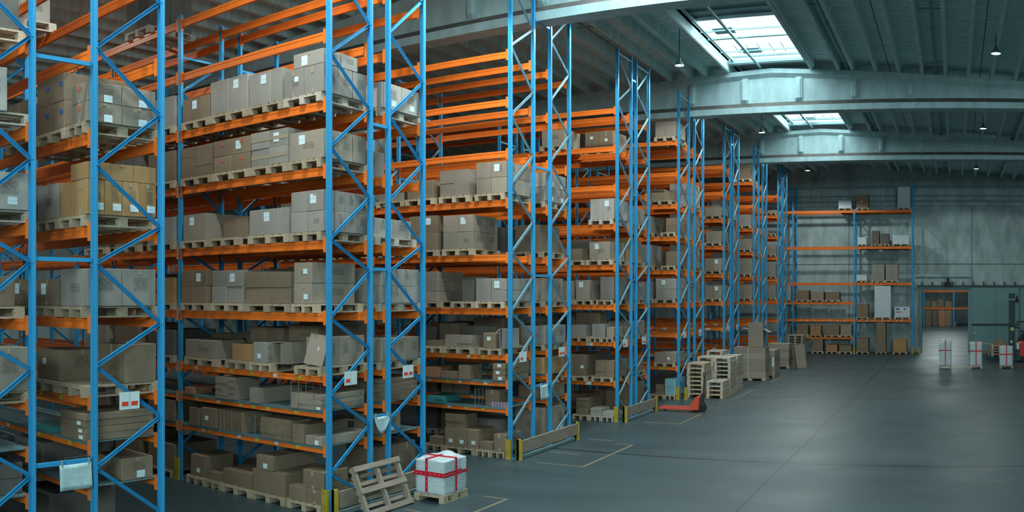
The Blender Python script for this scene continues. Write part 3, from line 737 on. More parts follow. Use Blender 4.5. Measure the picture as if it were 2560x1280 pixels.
# -- sixth row
L('C2', 5.49, 0, 0, 0, 1, 2, 'grey', 2, X=(-9.85, -9.08), Z=6.3, flags='S')
L('C2', 4.33, 0, 0, 0, 1, 1, 'brown', 1, X=(-9.9, -9.25), Z=5.1)
L('C2', 3.18, 0, 0, 0, 1, 1, 'beige', 2, X=(-9.9, -9.15), Z=3.85, flags='W')
L('C2', 2.18, 0, 0, 0, 1, 1, 'grey', 2, X=(-9.75, -9.08), Z=2.75)
L('C2', 1.62, 0, 0, 0, 1, 1, 'tan', 2, X=(-9.8, -9.12), Z=2.05)
L('C2', 1.06, 0, 0, 0, 1, 1, 'brown', 2, X=(-9.8, -9.12), Z=1.35)
L('C2', 0, 0, 0, 0, 1, 1, 'beige', 2, X=(-9.9, -9.1), Z=0.85, flags='S')
for lv in (4.33, 3.18, 2.18, 1.06, 0):
    for k in range(3):
        x1 = -10.25 - k * 0.95
        L('C2', lv, 0, 0, 0, 2, 1 + (k + int(lv)) % 2, ('grey', 'brown', 'dark')[(k + int(lv * 2)) % 3], X=(x1 - 0.78, x1), Z=lv + 0.5 + 0.12 * ((k * 5 + int(lv * 4)) % 3), vis=0.35)
# -- seventh and eighth rows
L('D1', 7.54, 1354, 1410, 322, 1, 1, 'beige', flags='W')
L('D2', 7.54, 1462, 1532, 328, 2, 1, 'brown', flags='w')
L('D1', 5.40, 1475, 1538, 497, 2, 1, 'pale', 2, flags='W')
L('D1', 4.29, 1473, 1524, 604, 1, 1, 'beige', flags='W')
L('D1', 4.29, 1402, 1455, 622, 2, 1, 'brown')
L('D1', 3.19, 1439, 1474, 700, 1, 1, 'beige', flags='W')
L('D1', 3.19, 1500, 1538, 692, 1, 1, 'dark')
L('D1', 3.19, 1385, 1434, 702, 2, 1, 'beige')
L('D1', 2.16, 1428, 1466, 812, 1, 1, 'grey', d=0.62)
L('D1', 2.16, 1480, 1513, 810, 1, 1, 'grey', d=0.62)
L('D1', 2.16, 1516, 1538, 818, 1, 1, 'beige', d=0.62)
L('D1', 1.07, 1404, 1466, 886, 2, 1, 'brown', flags='w')
L('D1', 1.07, 1488, 1538, 902, 2, 3, 'brown')
L('D1', 0, 1440, 1472, 996, 1, 8, 'brown', d=0.9)
L('D1', 0, 1476, 1504, 1021, 1, 3, 'pale', d=0.6)
L('D1', 0, 1506, 1535, 1030, 1, 1, 'pale', d=0.6)
L('D2', 5.40, 0, 0, 0, 2, 1, 'grey', 2, X=(-9.9, -9.1), Z=6.0)
L('D2', 4.29, 0, 0, 0, 1, 6, 'tan', 1, X=(-9.9, -9.2), Z=5.1)
L('D2', 3.19, 0, 0, 0, 1, 1, 'grey', 2, X=(-9.85, -9.1), Z=3.8)
L('D2', 2.16, 0, 0, 0, 1, 1, 'beige', 2, X=(-9.85, -9.1), Z=2.7)
L('D2', 1.07, 0, 0, 0, 1, 2, 'brown', 2, X=(-9.85, -9.15), Z=1.65)
L('D2', 0, 0, 0, 0, 1, 1, 'brown', 2, X=(-9.9, -9.1), Z=0.9)
for lv in (4.29, 3.19, 2.16, 1.07, 0):
    for k in range(2):
        x1 = -10.35 - k * 1.1
        L('D2', lv, 0, 0, 0, 2, 1 + (k + int(lv)) % 2, ('brown', 'grey', 'dark')[(k + int(lv * 2)) % 3], X=(x1 - 0.8, x1), Z=lv + 0.55 + 0.12 * ((k * 5 + int(lv * 4)) % 3), vis=0.3)
L('D1', 2.16, 1440, 1500, 780, 2, 1, 'brown', back=0.7, d=0.4, pal=False, up=0.147)
# -- ninth and tenth rows
L('E1', 8.58, 1638, 1690, 304, 2, 2, 'beige', 2, flags='W')
L('E1', 6.47, 1626, 1672, 481, 1, 1, 'brown')
L('E1', 5.40, 1597, 1628, 541, 1, 2, 'grey', 3, flags='W')
L('E1', 5.40, 1664, 1694, 545, 1, 2, 'brown', back=0.15, d=0.9)
L('E1', 4.29, 1598, 1628, 612, 1, 2, 'grey', 3)
L('E1', 4.29, 1664, 1694, 628, 1, 2, 'brown', back=0.15, d=0.9)
L('E1', 3.19, 1639, 1693, 696, 1, 2, 'grey', 2, flags='W')
L('E1', 3.19, 1596, 1630, 704, 2, 1, 'grey')
L('E1', 1.07, 1636, 1693, 882, 2, 1, 'beige', flags='w')
L('E1', 0, 1639, 1660, 962, 1, 1, 'brown', d=0.6)
L('E1', 0, 1662, 1693, 948, 1, 4, 'blue')
for lv, t in ((6.47, 'pale'), (5.40, 'grey'), (4.29, 'grey'), (3.19, 'beige')):
    L('E2', lv, 0, 0, 0, 1, 2, t, 2, X=(-9.9, -9.1), Z=lv + 0.95)
    L('E2', lv, 0, 0, 0, 2, 1, 'brown', 1, X=(-10.9, -10.1), Z=lv + 0.75, vis=0.3)
# -- the far rows
L('F1', 6.47, 1762, 1805, 518, 2, 1, 'beige', 2, flags='W')
L('F1', 5.40, 1765, 1805, 578, 1, 2, 'beige', 2, flags='W')
L('F1', 4.29, 1762, 1804, 646, 2, 1, 'beige', 2, flags='W')
L('F1', 3.19, 1762, 1804, 713, 2, 1, 'beige', 2, flags='W')
for lv in (6.47, 5.40, 4.29, 3.19): L('F2', lv, 0, 0, 0, 2, 1, 'grey', 2, X=(-9.9, -9.1), Z=lv + 0.9, vis=0.6)
L('G1', 8.58, 0, 0, 0, 1, 2, 'brown', X=(-9.8, -9.15), Z=9.4)
L('G1', 6.47, 0, 0, 0, 1, 2, 'grey', 2, X=(-9.95, -9.12), Z=7.1)
L('G1', 5.40, 1848, 1881, 597, 2, 2, 'beige', 2, flags='W')
L('G1', 4.29, 1848, 1881, 646, 2, 2, 'beige', 2, flags='W')
L('G1', 3.19, 1848, 1881, 712, 1, 2, 'beige', 2, flags='W')
for lv in (5.40, 4.29, 3.19): L('G2', lv, 0, 0, 0, 1, 2, 'grey', 2, X=(-9.9, -9.1), Z=lv + 0.9, vis=0.6)
L('H1', 7.54, 1920, 1940, 525, 1, 1, 'beige', flags='W')
L('H1', 6.47, 1919, 1941, 576, 1, 1, 'dark')
L('H1', 5.40, 1918, 1940, 613, 1, 2, 'beige', flags='W')
L('H1', 4.29, 1919, 1939, 659, 1, 2, 'grey', flags='w')
L('H1', 3.19, 1919, 1939, 712, 1, 3, 'grey')

SHELF9 = ['floor level', 'first shelf', 'second shelf', 'third shelf', 'fourth shelf', 'fifth shelf', 'sixth shelf', 'seventh shelf', 'eighth shelf', 'top shelf']
SHELF8 = ['floor level', 'first shelf', 'second shelf', 'third shelf', 'fourth shelf', 'fifth shelf', 'sixth shelf', 'seventh shelf', 'top shelf']
BOXES = []; PALLETS = []
slots = {}
for l in LOADS: slots.setdefault((l['row'], l['li']), []).append(l)
for key, ls in slots.items():
    ls.sort(key=lambda l: -l['x1'])
    r = ROWS[key[0]]; shelf = (SHELF9 if r['lv'] is LV9 else SHELF8)[key[1]]
    pals = [l for l in ls if l['pal']]
    for k, l in enumerate(pals):
        cx = (l['x0'] + l['x1']) / 2; w = max(0.8, l['x1'] - l['x0'] + 0.02) if l['x1'] - l['x0'] > 0.55 else max(0.6, l['x1'] - l['x0'])
        lo, hi = cx - w / 2, cx + w / 2
        # stay clear of the posts and of the neighbouring pallet
        bay = int((XA - cx) / BAY); hi_lim = XA - bay * BAY - 0.10; lo_lim = XA - (bay + 1) * BAY + 0.10
        if k: hi_lim = min(hi_lim, PALLETS[-1]['x0'] - 0.012)
        if hi > hi_lim: hi = hi_lim; lo = min(lo, hi - 0.5)
        lo = max(lo, lo_lim)
        if k + 1 < len(pals):
            nx_ = (pals[k + 1]['x1'] + l['x0']) / 2
            lo = max(lo, min(nx_, l['x0']) - 0.0)
        lo = min(lo, hi - 0.35)
        PALLETS.append(dict(x0=lo, x1=hi, y=r['f'] - 0.09, d=1.2, z=l['zb'], row=key[0], vis=l['vis'],
                            tone=WOODW if l['tone'] in ('pale',) or (k == 0 and key[0] in ('B1', 'A2') and key[1] > 6) else WOOD,
                            label='%s wooden pallet, %s from aisle end on %s of %s rack row' % ('pale' if l['tone'] == 'pale' else 'worn', ORD[k], shelf, r['ord'])))
    base = [l for l in ls if l['back'] < 0.6 and not l['on']] or ls
    for l in ls:
        mid = (l['x0'] + l['x1']) / 2
        k = base.index(l) if l in base else min(range(len(base)), key=lambda q: abs((base[q]['x0'] + base[q]['x1']) / 2 - mid))
        where = ('%s load' if l in base else 'atop %s load' if l['on'] else 'behind %s load') % ORD[k]
        dx = (l['x1'] - l['x0']) / l['nx']; dz = (l['z1'] - l['z0']) / l['nz']; dy = l['d'] / l['ny']
        for iz in range(l['nz']):
            for ix in range(l['nx']):
                for iy in range(l['ny']):
                    pos = []
                    if l['nz'] > 1: pos.append('bottom' if iz == 0 else 'top' if iz == l['nz'] - 1 else ('middle' if l['nz'] == 3 else 'layer-' + ['', 'two', 'three', 'four', 'five', 'six', 'seven', 'eight'][iz]))
                    if l['ny'] > 1: pos.append('front' if iy == 0 else 'rear' if iy == l['ny'] - 1 else 'central' if l['ny'] == 3 else ('fore-central', 'aft-central')[iy - 1])
                    if l['nx'] > 1: pos.append('aisle-side' if ix == l['nx'] - 1 else 'inner-side' if ix == 0 else 'centre' if l['nx'] == 3 else ('inner-centre', 'outer-centre')[ix - 1])
                    if not pos: pos = ['single']
                    gx = 0.004; sh = rng.uniform(-0.012, 0.012) if l['ny'] == 1 else 0.0
                    BOXES.append(dict(x0=l['x0'] + ix * dx + gx, x1=l['x0'] + (ix + 1) * dx - gx, y0=l['y'] + iy * dy + gx + sh, y1=l['y'] + (iy + 1) * dy - gx + sh,
                                      z0=l['z0'] + iz * dz, z1=l['z0'] + (iz + 1) * dz - (0.0 if iz == l['nz'] - 1 else 0.001), tone=l['tone'], flags=l['flags'], vis=l['vis'] * (0.15 if iy not in (0,) and (ix < l['nx'] - 1) else 1.0),
                                      row=l['row'], first=k == 0 and l['back'] < 0.6, ix=ix, iy=iy, iz=iz, nx=l['nx'], nz=l['nz'], ny=l['ny'], on=None,
                                      label='%s carton, %s, %s from aisle on %s of %s rack row' % (l['tone'], ' '.join(pos), where, shelf, r['ord'])))

# ------------------------------------------------------------------ rack against the back wall
YK = 50.45
KX = [-13.1, -9.55, -5.90, -2.48]
K_L = [Z_at(p, 2050, YK) for p in (843, 798, 755, 707, 617, 527)]
KR = empty('storage_rack', (KX[3], YK, 0), 'single blue and orange rack standing along the far concrete wall', 'rack', 'warehouse pallet racks')
KPOST = post_mesh(10.0); KBR = brace_mesh(1.0, False, 10.0)
KPOST_L = post_mesh(8.5); KBR_L = brace_mesh(1.0, True, 8.5)
for k, x in enumerate(KX):
    tall = x in (KX[1], KX[3])
    for y, rz in ((0, 0), (1.0, PI)): link('upright_post', KPOST if tall else KPOST_L, KR, (x - KX[3], y, 0), (0, 0, rz))
    link('lattice_brace', KBR if tall else KBR_L, KR, (x - KX[3], 0, 0))
for k in range(3):
    x0, x1 = KX[k], KX[k + 1]
    for i, z in enumerate(K_L):
        if k == 2 and i in (0, 2): continue
        for y in (0, 1.0):
            o = link('beam', BEAM_S if i == 0 else BEAM, KR, ((x0 + x1) / 2 - KX[3], y, z)); o.scale = ((x1 - x0) / BAY, 1, 1)
            if i == 1 and y == 0 and k > 0:
                for q in range(7): link('beam_label', STK['w'], o, (-1.5 + q * 0.45 + rng.uniform(0, 0.15), -0.027, -0.07))
for x, wid in ((KX[2], 'inner'), (KX[3], 'doorway-side'), (KX[3] + 0.42, 'free-standing')):
    tag(link('post_protector', PROTM, None, (x, YK - 0.065, 0)), 'small yellow %s post protector before the rack along the far wall' % wid, 'post guard', 'yellow post protectors')
KSH = ['floor level', 'first shelf', 'second shelf', 'third shelf', 'fourth shelf', 'fifth shelf', 'top shelf']
def K(li, items):
    """items: (px0, px1, ytop, nx, nz, tone, words)"""
    zb = 0 if li == 0 else K_L[li - 1]
    for px0, px1, yt, nx, nz, tone, wd in items:
        x0, x1 = X_at(px0, YK - 0.05), X_at(px1, YK - 0.05)
        for p in KX:
            if x0 < p < x1 or abs(x0 - p) < 0.13 or abs(x1 - p) < 0.13:
                if abs(x1 - p) < abs(x0 - p): x1 = p - 0.13
                else: x0 = p + 0.13
        z0 = zb + 0.134; z1 = Z_at(yt, (px0 + px1) / 2, YK)
        PALLETS.append(dict(x0=x0 - 0.03, x1=x1 + 0.03, y=YK - 0.08, d=1.1, z=zb, row='K', vis=1, tone=WOOD, h=0.13,
                            label='wooden pallet under the %s on %s of far wall rack' % (wd, KSH[li])))
        for iz in range(nz):
            for ix in range(nx):
                dx, dz = (x1 - x0) / nx, (z1 - z0) / nz
                pos = (['bottom', 'top'] if nz == 2 else ['bottom', 'second', 'third', 'top'] if nz == 4 else ['bottom', 'middle', 'top'] if nz == 3 else [''])[iz]
                pos += ' ' + (['inner', 'outer'] if nx == 2 else ['inner', 'centre', 'outer'] if nx == 3 else [''])[ix]
                BOXES.append(dict(x0=x0 + ix * dx + .004, x1=x0 + (ix + 1) * dx - .004, y0=YK - 0.05, y1=YK + 0.75, z0=z0 + iz * dz, z1=z0 + (iz + 1) * dz, tone=tone,
                                  flags='w' if rng.random() < 0.4 else '', vis=1.2, row='K', first=False, ix=ix, iy=0, iz=iz, nx=nx, nz=nz, ny=1, on=None,
                                  label=' '.join(('%s %s carton of the %s on %s of far wall rack' % (pos, tone, wd, KSH[li])).split())))
K(6, [(2096, 2129, 502, 1, 1, 'white', 'low white load'), (2139, 2171, 486, 1, 1, 'brown', 'square brown load'), (2244, 2279, 467, 1, 4, 'white', 'tall white load')])
K(5, [(2144, 2166, 593, 1, 1, 'white', 'small wrapped bundle'), (2179, 2198, 577, 1, 1, 'dark', 'tall dark load'), (2202, 2222, 584, 1, 1, 'dark', 'short dark load'), (2231, 2273, 588, 3, 1, 'white', 'row of white boxes')])
K(4, [(2139, 2167, 687, 2, 1, 'white', 'low white load'), (2180, 2211, 661, 2, 2, 'grey', 'first wrapped load'), (2214, 2245, 661, 2, 2, 'grey', 'second wrapped load')])
K(3, [(1967, 1983, 714, 3, 4, 'pale', 'pale stack'), (1990, 2022, 726, 2, 1, 'brown', 'wide brown load'), (2027, 2059, 729, 2, 1, 'beige', 'load with white papers'), (2064, 2098, 730, 2, 1, 'brown', 'last brown load')])
K(2, [(2139, 2170, 760, 2, 3, 'brown', 'brown load'), (2186, 2227, 715, 1, 4, 'white', 'tall wrapped load'), (2236, 2278, 767, 1, 1, 'white', 'white box with red lettering')])
K(1, [(1967, 1985, 817, 2, 2, 'brown', 'first brown load'), (1991, 2020, 813, 2, 2, 'brown', 'second brown load'), (2026, 2052, 814, 2, 2, 'red-brown', 'red brown load'), (2062, 2098, 814, 2, 2, 'brown', 'fourth brown load'), (2101, 2129, 812, 2, 2, 'beige', 'last beige load')])
K(0, [(2031, 2057, 848, 1, 1, 'brown', 'plain brown load'), (2066, 2093, 862, 3, 2, 'red-brown', 'low red brown load'), (2098, 2129, 863, 2, 2, 'brown', 'low brown load'), (2141, 2171, 845, 2, 2, 'brown', 'stepped brown load'), (2191, 2214, 806, 1, 4, 'brown', 'tall narrow load'), (2233, 2266, 848, 1, 1, 'tan', 'single brown box')])

# ------------------------------------------------------------------ build pallets and cartons
def apparent(b):
    yc = (b['y0'] + b['y1']) / 2; r2 = ((b['x0'] + b['x1']) / 2) ** 2 + yc ** 2
    w = (b['x1'] - b['x0']) * yc / math.sqrt(r2) + ((b['y1'] - b['y0']) if b['first'] and b['ix'] == b['nx'] - 1 else 0) * 0.6
    return w * (b['z1'] - b['z0']) / r2 * b['vis']
BOXES.sort(key=apparent, reverse=True)
N_SINGLE = 298
LABELM = MB().box((-0.5, -0.001, -0.5), (0.5, 0, 0.5)).mesh('shipping_label', LABEL)
REDM = MB().box((-0.5, -0.003, -0.5), (0.5, 0, 0.5)).mesh('red_print', REDPRINT)
PRM = MB().box((-0.5, -0.0005, -0.5), (0.5, 0, 0.5)).mesh('printed_text', PRINT)
BLM = MB().box((-0.5, -0.003, -0.5), (0.5, 0, 0.5)).mesh('blue_tape', mat('blue_tape', (0.04, 0.12, 0.38), 0.4))
TPM = MB().box((-0.5, -0.002, -0.5), (0.5, 0, 0.5)).mesh('packing_tape', TAPE)
TPL = MB().box((-0.5, -0.002, -0.5), (0.5, 0, 0.5)).mesh('packing_tape', TAPEL)
REDL = MB().box((-0.5, -0.001, -0.5), (0.5, 0, 0.5)).mesh('red_lettering', stripes('red_lettering', (0.52, 0.55, 0.56), (0.5, 0.03, 0.04), 0, 11.0, 0.6, 0.6))
def patch(name, me, box, x, z, w, h, side=False):
    """flat patch on the front (-Y) face, or on the aisle-side (+X) face"""
    wx, dy, hz = box['dim']
    if side: o = link(name, me, box['o'], (wx / 2 + 0.0045, dy / 2 + x, z), (0, 0, PI / 2))
    else: o = link(name, me, box['o'], (x, -0.0045, z))
    o.scale = (w, 1, h); return o
PROTO_BOX = {}
def carton(b):
    w, d, h = b['x1'] - b['x0'], b['y1'] - b['y0'], b['z1'] - b['z0']
    m = MB(); j = 0.004 if b['tone'] != 'white' else 0.012
    m.box((-w / 2, 0, 0), (w / 2, d, h), j)
    o = m.build('film_wrapped_pack' if b['tone'] == 'white' else 'plastic_crate' if b['tone'] == 'teal' else 'cardboard_box', CARD[b['tone']], None, ((b['x0'] + b['x1']) / 2, b['y0'], b['z0']), (0, 0, 0))
    bevel(o, 0.006, 1)
    tag(o, b['label'], 'box' if b['tone'] != 'white' else 'pack', 'cartons on the %s' % ('far wall rack' if b['row'] == 'K' else ROWS[b['row']]['ord'] + ' rack row'))
    b['o'] = o; b['dim'] = (w, d, h)
    if 'red lettering' in b['label']: patch('red_lettering', REDL, b, 0, h * 0.48, w * 0.9, 0.09); patch('blue_lettering', BLM, b, -w * 0.3, h * 0.78, w * 0.25, 0.10); patch('blue_lettering', BLM, b, w * 0.25, h * 0.78, w * 0.3, 0.09)
    if 'row of white boxes' in b['label']: patch('red_lettering', REDL, b, 0, h * 0.8, w * 0.8, 0.08); patch('blue_lettering', BLM, b, 0, h * 0.4, w * 0.6, 0.18)
    fl = b['flags']; R = rng.random
    big = apparent(b) > 0.0006
    endside = b['first'] and b['ix'] == b['nx'] - 1
    if 'W' in fl and b['iz'] == b['nz'] - 1 and b['ix'] == min(b['nx'] - 1, 1 if b['nx'] > 1 else 0) and b['iy'] == 0: patch('shipping_label', LABELM, b, w * (-0.12), h - 0.11 - 0.02, 0.13, 0.15)
    if 'w' in fl and b['iy'] == 0 and (R() < 0.7 or b['nx'] * b['nz'] == 1): patch('shipping_label', LABELM, b, w * (R() - 0.5) * 0.4, h * (0.3 + 0.4 * R()), min(0.09, w * 0.5), min(0.08, h * 0.5))
    if 's' in fl and b['iy'] == 0: patch('shipping_label', LABELM, b, 0.02, h * 0.3, 0.10, 0.08)
    if 'S' in fl and endside: patch('shipping_label', LABELM, b, 0.05, h * 0.24, 0.13, 0.09, True)
    if 'R' in fl and b['iy'] == 0: patch('red_print', REDM, b, 0.0, h * 0.74, 0.045, 0.075); patch('red_print', REDM, b, 0.05, h * 0.70, 0.02, 0.04)
    if 'r' in fl and b['iy'] == 0 and b['iz'] == b['nz'] - 1: patch('red_print', REDM, b, 0.06, h * 0.72, 0.03, 0.05)
    if 'B' in fl and b['iy'] == 0: patch('blue_tape', BLM, b, w * 0.3, h * 0.62, 0.07, 0.06)
    if 'T' in fl and b['iy'] == 0: patch('packing_tape', TPM, b, 0, h * 0.52, w * 0.97, 0.06)
    if big and b['iy'] == 0 and b['tone'] not in ('white', 'teal', 'dark'):
        if w > 0.22 and 'T' not in fl and R() < 0.55: patch('packing_tape', TPM, b, rng.uniform(-0.02, 0.02), h * 0.86, 0.05, h * 0.26); patch('packing_tape', TPM, b, rng.uniform(-0.02, 0.02), h * 0.10, 0.05, h * 0.18)
        if w > 0.3 and h > 0.28 and R() < 0.5: patch('printed_text', PRM, b, w * 0.08, h * 0.48, w * 0.34, h * 0.24)
    if big and endside and b['tone'] not in ('white', 'teal', 'dark'):
        if h > 0.22: patch('printed_text', PRM, b, 0.02, h * 0.58, d * 0.42, h * 0.36, True)
        if R() < 0.8: patch('packing_tape', TPM, b, 0.0, h * 0.92, 0.05, h * 0.14, True)
    return o
for b in BOXES[:N_SINGLE]: carton(b)
rest = {}
for b in BOXES[N_SINGLE:]: rest.setdefault(b['tone'], []).append(b)
mass = MB(); mass_mats = []; mass_idx = []
for t, bs in rest.items():
    mass_mats.append(CARD[t])
    for b in bs:
        mass.box((b['x0'], b['y0'], b['z0']), (b['x1'], b['y1'], b['z1'])); mass_idx += [len(mass_mats) - 1] * 6
me = mass.mesh('stacked_cartons', None)
for m in mass_mats: me.materials.append(m)
me.polygons.foreach_set('material_index', mass_idx)
tag(link('stacked_cartons', me), 'dim brown and grey cartons filling deeper places behind the front loads on the racks', 'boxes', None, 'stuff')
print('BOXES', len(BOXES), 'PALLETS', len(PALLETS))

PALLETS.sort(key=lambda p: -p['vis'] / (p['y'] ** 2 + ((p['x0'] + p['x1']) / 2) ** 2))
for i, p in enumerate(PALLETS[:260]):
    w = p['x1'] - p['x0']; base = get_pallet(0.8, 1.2, p['tone'], i % 3)
    o = link('wooden_pallet', base, None, ((p['x0'] + p['x1']) / 2, p['y'], p['z'] + 0.001)); o.scale = (w / 0.8, p['d'] / 1.2, p.get('h', 0.144) / 0.144 * 0.995)
    tag(o, p['label'], 'pallet', 'pallets on the racks')
if len(PALLETS) > 260:
    mp = MB()
    for p in PALLETS[260:]:
        for k in range(3):
            x = p['x0'] + k * (p['x1'] - p['x0'] - 0.1) / 2; mp.box((x, p['y'], p['z']), (x + 0.1, p['y'] + p['d'], p['z'] + 0.12))
        mp.box((p['x0'], p['y'], p['z'] + 0.12), (p['x1'], p['y'] + p['d'], p['z'] + 0.143))
    tag(mp.build('stacked_pallets', WOOD), 'further wooden pallets carrying the deeper loads inside the racks', 'pallets', None, 'stuff')

# ------------------------------------------------------------------ loose cartons on the third row's lower pallets: open boxes and a slanted flap
def open_box(name, w, d, h, m, loc, rz, label, cat, flap=0.14, open_dir='up', group=None, spread=0.9):
    """a carton without its lid: four walls, bottom and four flaps"""
    t = 0.008; o = empty(name, loc, label, cat, group, rz)
    b = MB(); b.box((-w / 2, -d / 2, 0), (w / 2, d / 2, t))
    for x in (-w / 2, w / 2 - t): b.box((x, -d / 2, t), (x + t, d / 2, h))
    for y in (-d / 2, d / 2 - t): b.box((-w / 2 + t, y, t), (w / 2 - t, y + t, h))
    body = b.build('body', m, o)
    for sx, sy in ((1, 0), (-1, 0), (0, 1), (0, -1)):
        f = MB(); ww = d if sx else w
        f.box((-ww / 2 + 0.01, 0, -t / 2), (ww / 2 - 0.01, flap, t / 2))
        fo = f.build('flap', m, o, (sx * w / 2, sy * d / 2, h), (0, 0, 0))
        tilt = -0.5 if sx > 0 else 0.12 if sx < 0 else -1.2 if sy > 0 else 1.45
        fo.rotation_euler = (tilt, 0, (-PI / 2 if sx > 0 else PI / 2) if sx else (0 if sy > 0 else PI))
    if open_dir == 'front': o.rotation_euler = (PI / 2, 0, rz)
    return o
zs = 2.18 + 0.144
# box lying on its side with its mouth to the aisle, slanted sheet leaning on the big carton
def tipped_box(x0, x1, y, z, w, d, h, m, label):
    o = empty('open_carton', ((x0 + x1) / 2, y, z), label, 'box')
    t = 0.008; b = MB(); W2 = (x1 - x0) / 2
    b.box((-W2, 0, 0), (W2, d, t)); b.box((-W2, 0, h - t), (W2, d, h)); b.box((-W2, 0, t), (-W2 + t, d, h - t)); b.box((W2 - t, 0, t), (W2, d, h - t)); b.box((-W2, d - t, 0), (W2, d, h))
    b.build('body', m, o)
    MB().box((W2 - t, -0.14, 0.01), (W2, 0, h - 0.01)).build('flap', m, o)
    MB().bar((-W2, 0.0, h - t / 2), (-W2 - 0.02, -0.12, h - 0.10), h * 0.0 + 0.02, t).build('flap_edge', m, o)
    return o
Yb = ROWS['B1']['f'] - 0.07
tipped_box(X_at(676, Yb), X_at(712, Yb), Yb + 0.05, zs, 0, 0.6, 0.36, CARD['beige'], 'open empty carton lying on its side on the third shelf of third rack row')
tipped_box(X_at(1246, 15.86), X_at(1262, 15.86), 15.9, zs, 0, 0.6, 0.42, CARD['grey'], 'open carton on its side beside a brown box on third shelf of fifth rack row')
sl = empty('cardboard_sheet', (X_at(783, Yb), Yb - 0.005, zs + 0.030), 'plain cardboard sheet leaning against cartons at aisle end of third rack row', 'cardboard')
sl.rotation_euler = (-0.26, 0.10, 0)
MB().box((-0.20, -0.008, 0), (0.20, 0, 0.50)).build('sheet', CARD['beige'], sl)
MB().box((0.02, -0.011, 0.24), (0.05, -0.008, 0.30)).build('label', STKW, sl)
# upright wire dividers on the mesh shelves
def divider(x, y, z, d, h, label):
    o = MB()
    for k in range(6): o.tube((x, y + k * d / 5, z), (x, y + k * d / 5, z + h), 0.004, 5)
    for q in (0.0, 0.5, 1.0): o.tube((x, y, z + h * q + 0.004), (x, y + d, z + h * q + 0.004), 0.004, 5)
    tag(o.build('wire_divider', STEEL), label, 'divider')
divider(X_at(722, Yb), Yb + 0.05, 1.635, 0.9, 0.42, 'upright wire divider between long boxes on second shelf of third rack row')
divider(X_at(632, Yb), Yb + 0.05, 1.075, 0.9, 0.34, 'upright wire divider on the first shelf of third rack row')
divider(X_at(1186, 15.9), 15.93, 1.075, 0.8, 0.34, 'upright wire divider on the first shelf of fifth rack row')
divider(X_at(150, 5.8), 5.86, 1.635, 0.9, 0.30, 'upright wire divider on the second shelf of second rack row')
divider(X_at(152, 5.8), 5.86, 1.075, 0.9, 0.24, 'upright wire divider on the first shelf of second rack row')
# thin boards filed upright on the third row's first shelf
for k in range(7):
    x = X_at(545 + k * 9, Yb)
    tag(MB().box((x, Yb + 0.03, 1.073), (x + 0.03, Yb + 0.85, 1.43)).build('boxed_panel', CARD['brown']), 'thin brown panel, %s of seven standing on edge on first shelf of third rack row' % ORD[k], 'panel', 'panels filed on edge')
# pack of tins
for k in range(6):
    o = MB().tube((X_at(1230 + k * 7, 15.9), 15.95, 1.073), (X_at(1230 + k * 7, 15.9), 15.95, 1.18), 0.026, 10)
    tag(o.build('small_tin', mat('tin_print', (0.35, 0.25, 0.36), 0.4)), 'small pale tin, %s of a short line on first shelf of fifth rack row' % ORD[k], 'tin', 'small tins in a line')

# ------------------------------------------------------------------ things on the floor
HALF = pallet_mesh(0.6, 0.8, 0.13, WOOD, 3)
def wrapped(name, w, d, h, m, seed, lump=0.02, top=0.0):
    """film wrapped block with soft edges and horizontal creases"""
    bm = bmesh.new(); bmesh.ops.create_cube(bm, size=1)
    bmesh.ops.subdivide_edges(bm, edges=bm.edges[:], cuts=13, use_grid_fill=True)
    r = random.Random(seed); ph = [r.uniform(0, 6) for _ in range(6)]
    for v in bm.verts:
        x, y, z = v.co; u = z + 0.5
        cr = 0.006 * math.sin(u * 46 + ph[0] + 2.2 * math.sin((x + y) * 4 + ph[1])) + lump * 0.35 * math.sin(7 * u + ph[2]) * math.sin(5 * (x - y) + ph[3])
        s = 1 + cr
        rad = math.hypot(x, y)
        if rad > 0.62: s -= 0.03
        nz = u * h + (top * max(0, 1 - ((x + 0.1) ** 2 + (y - 0.36) ** 2) * 16) if u > 0.99 else 0) - (0.03 * h * (rad > 0.55) if u > 0.99 else 0)
        v.co = (x * w * s, y * d * s, nz + (0.004 * math.sin(x * 9 + y * 7 + ph[4]) if 0 < u < 0.99 else 0))
    me = bpy.data.meshes.new(name); bm.to_mesh(me); bm.free(); me.materials.append(m)
    for p in me.polygons: p.use_smooth = True
    return me
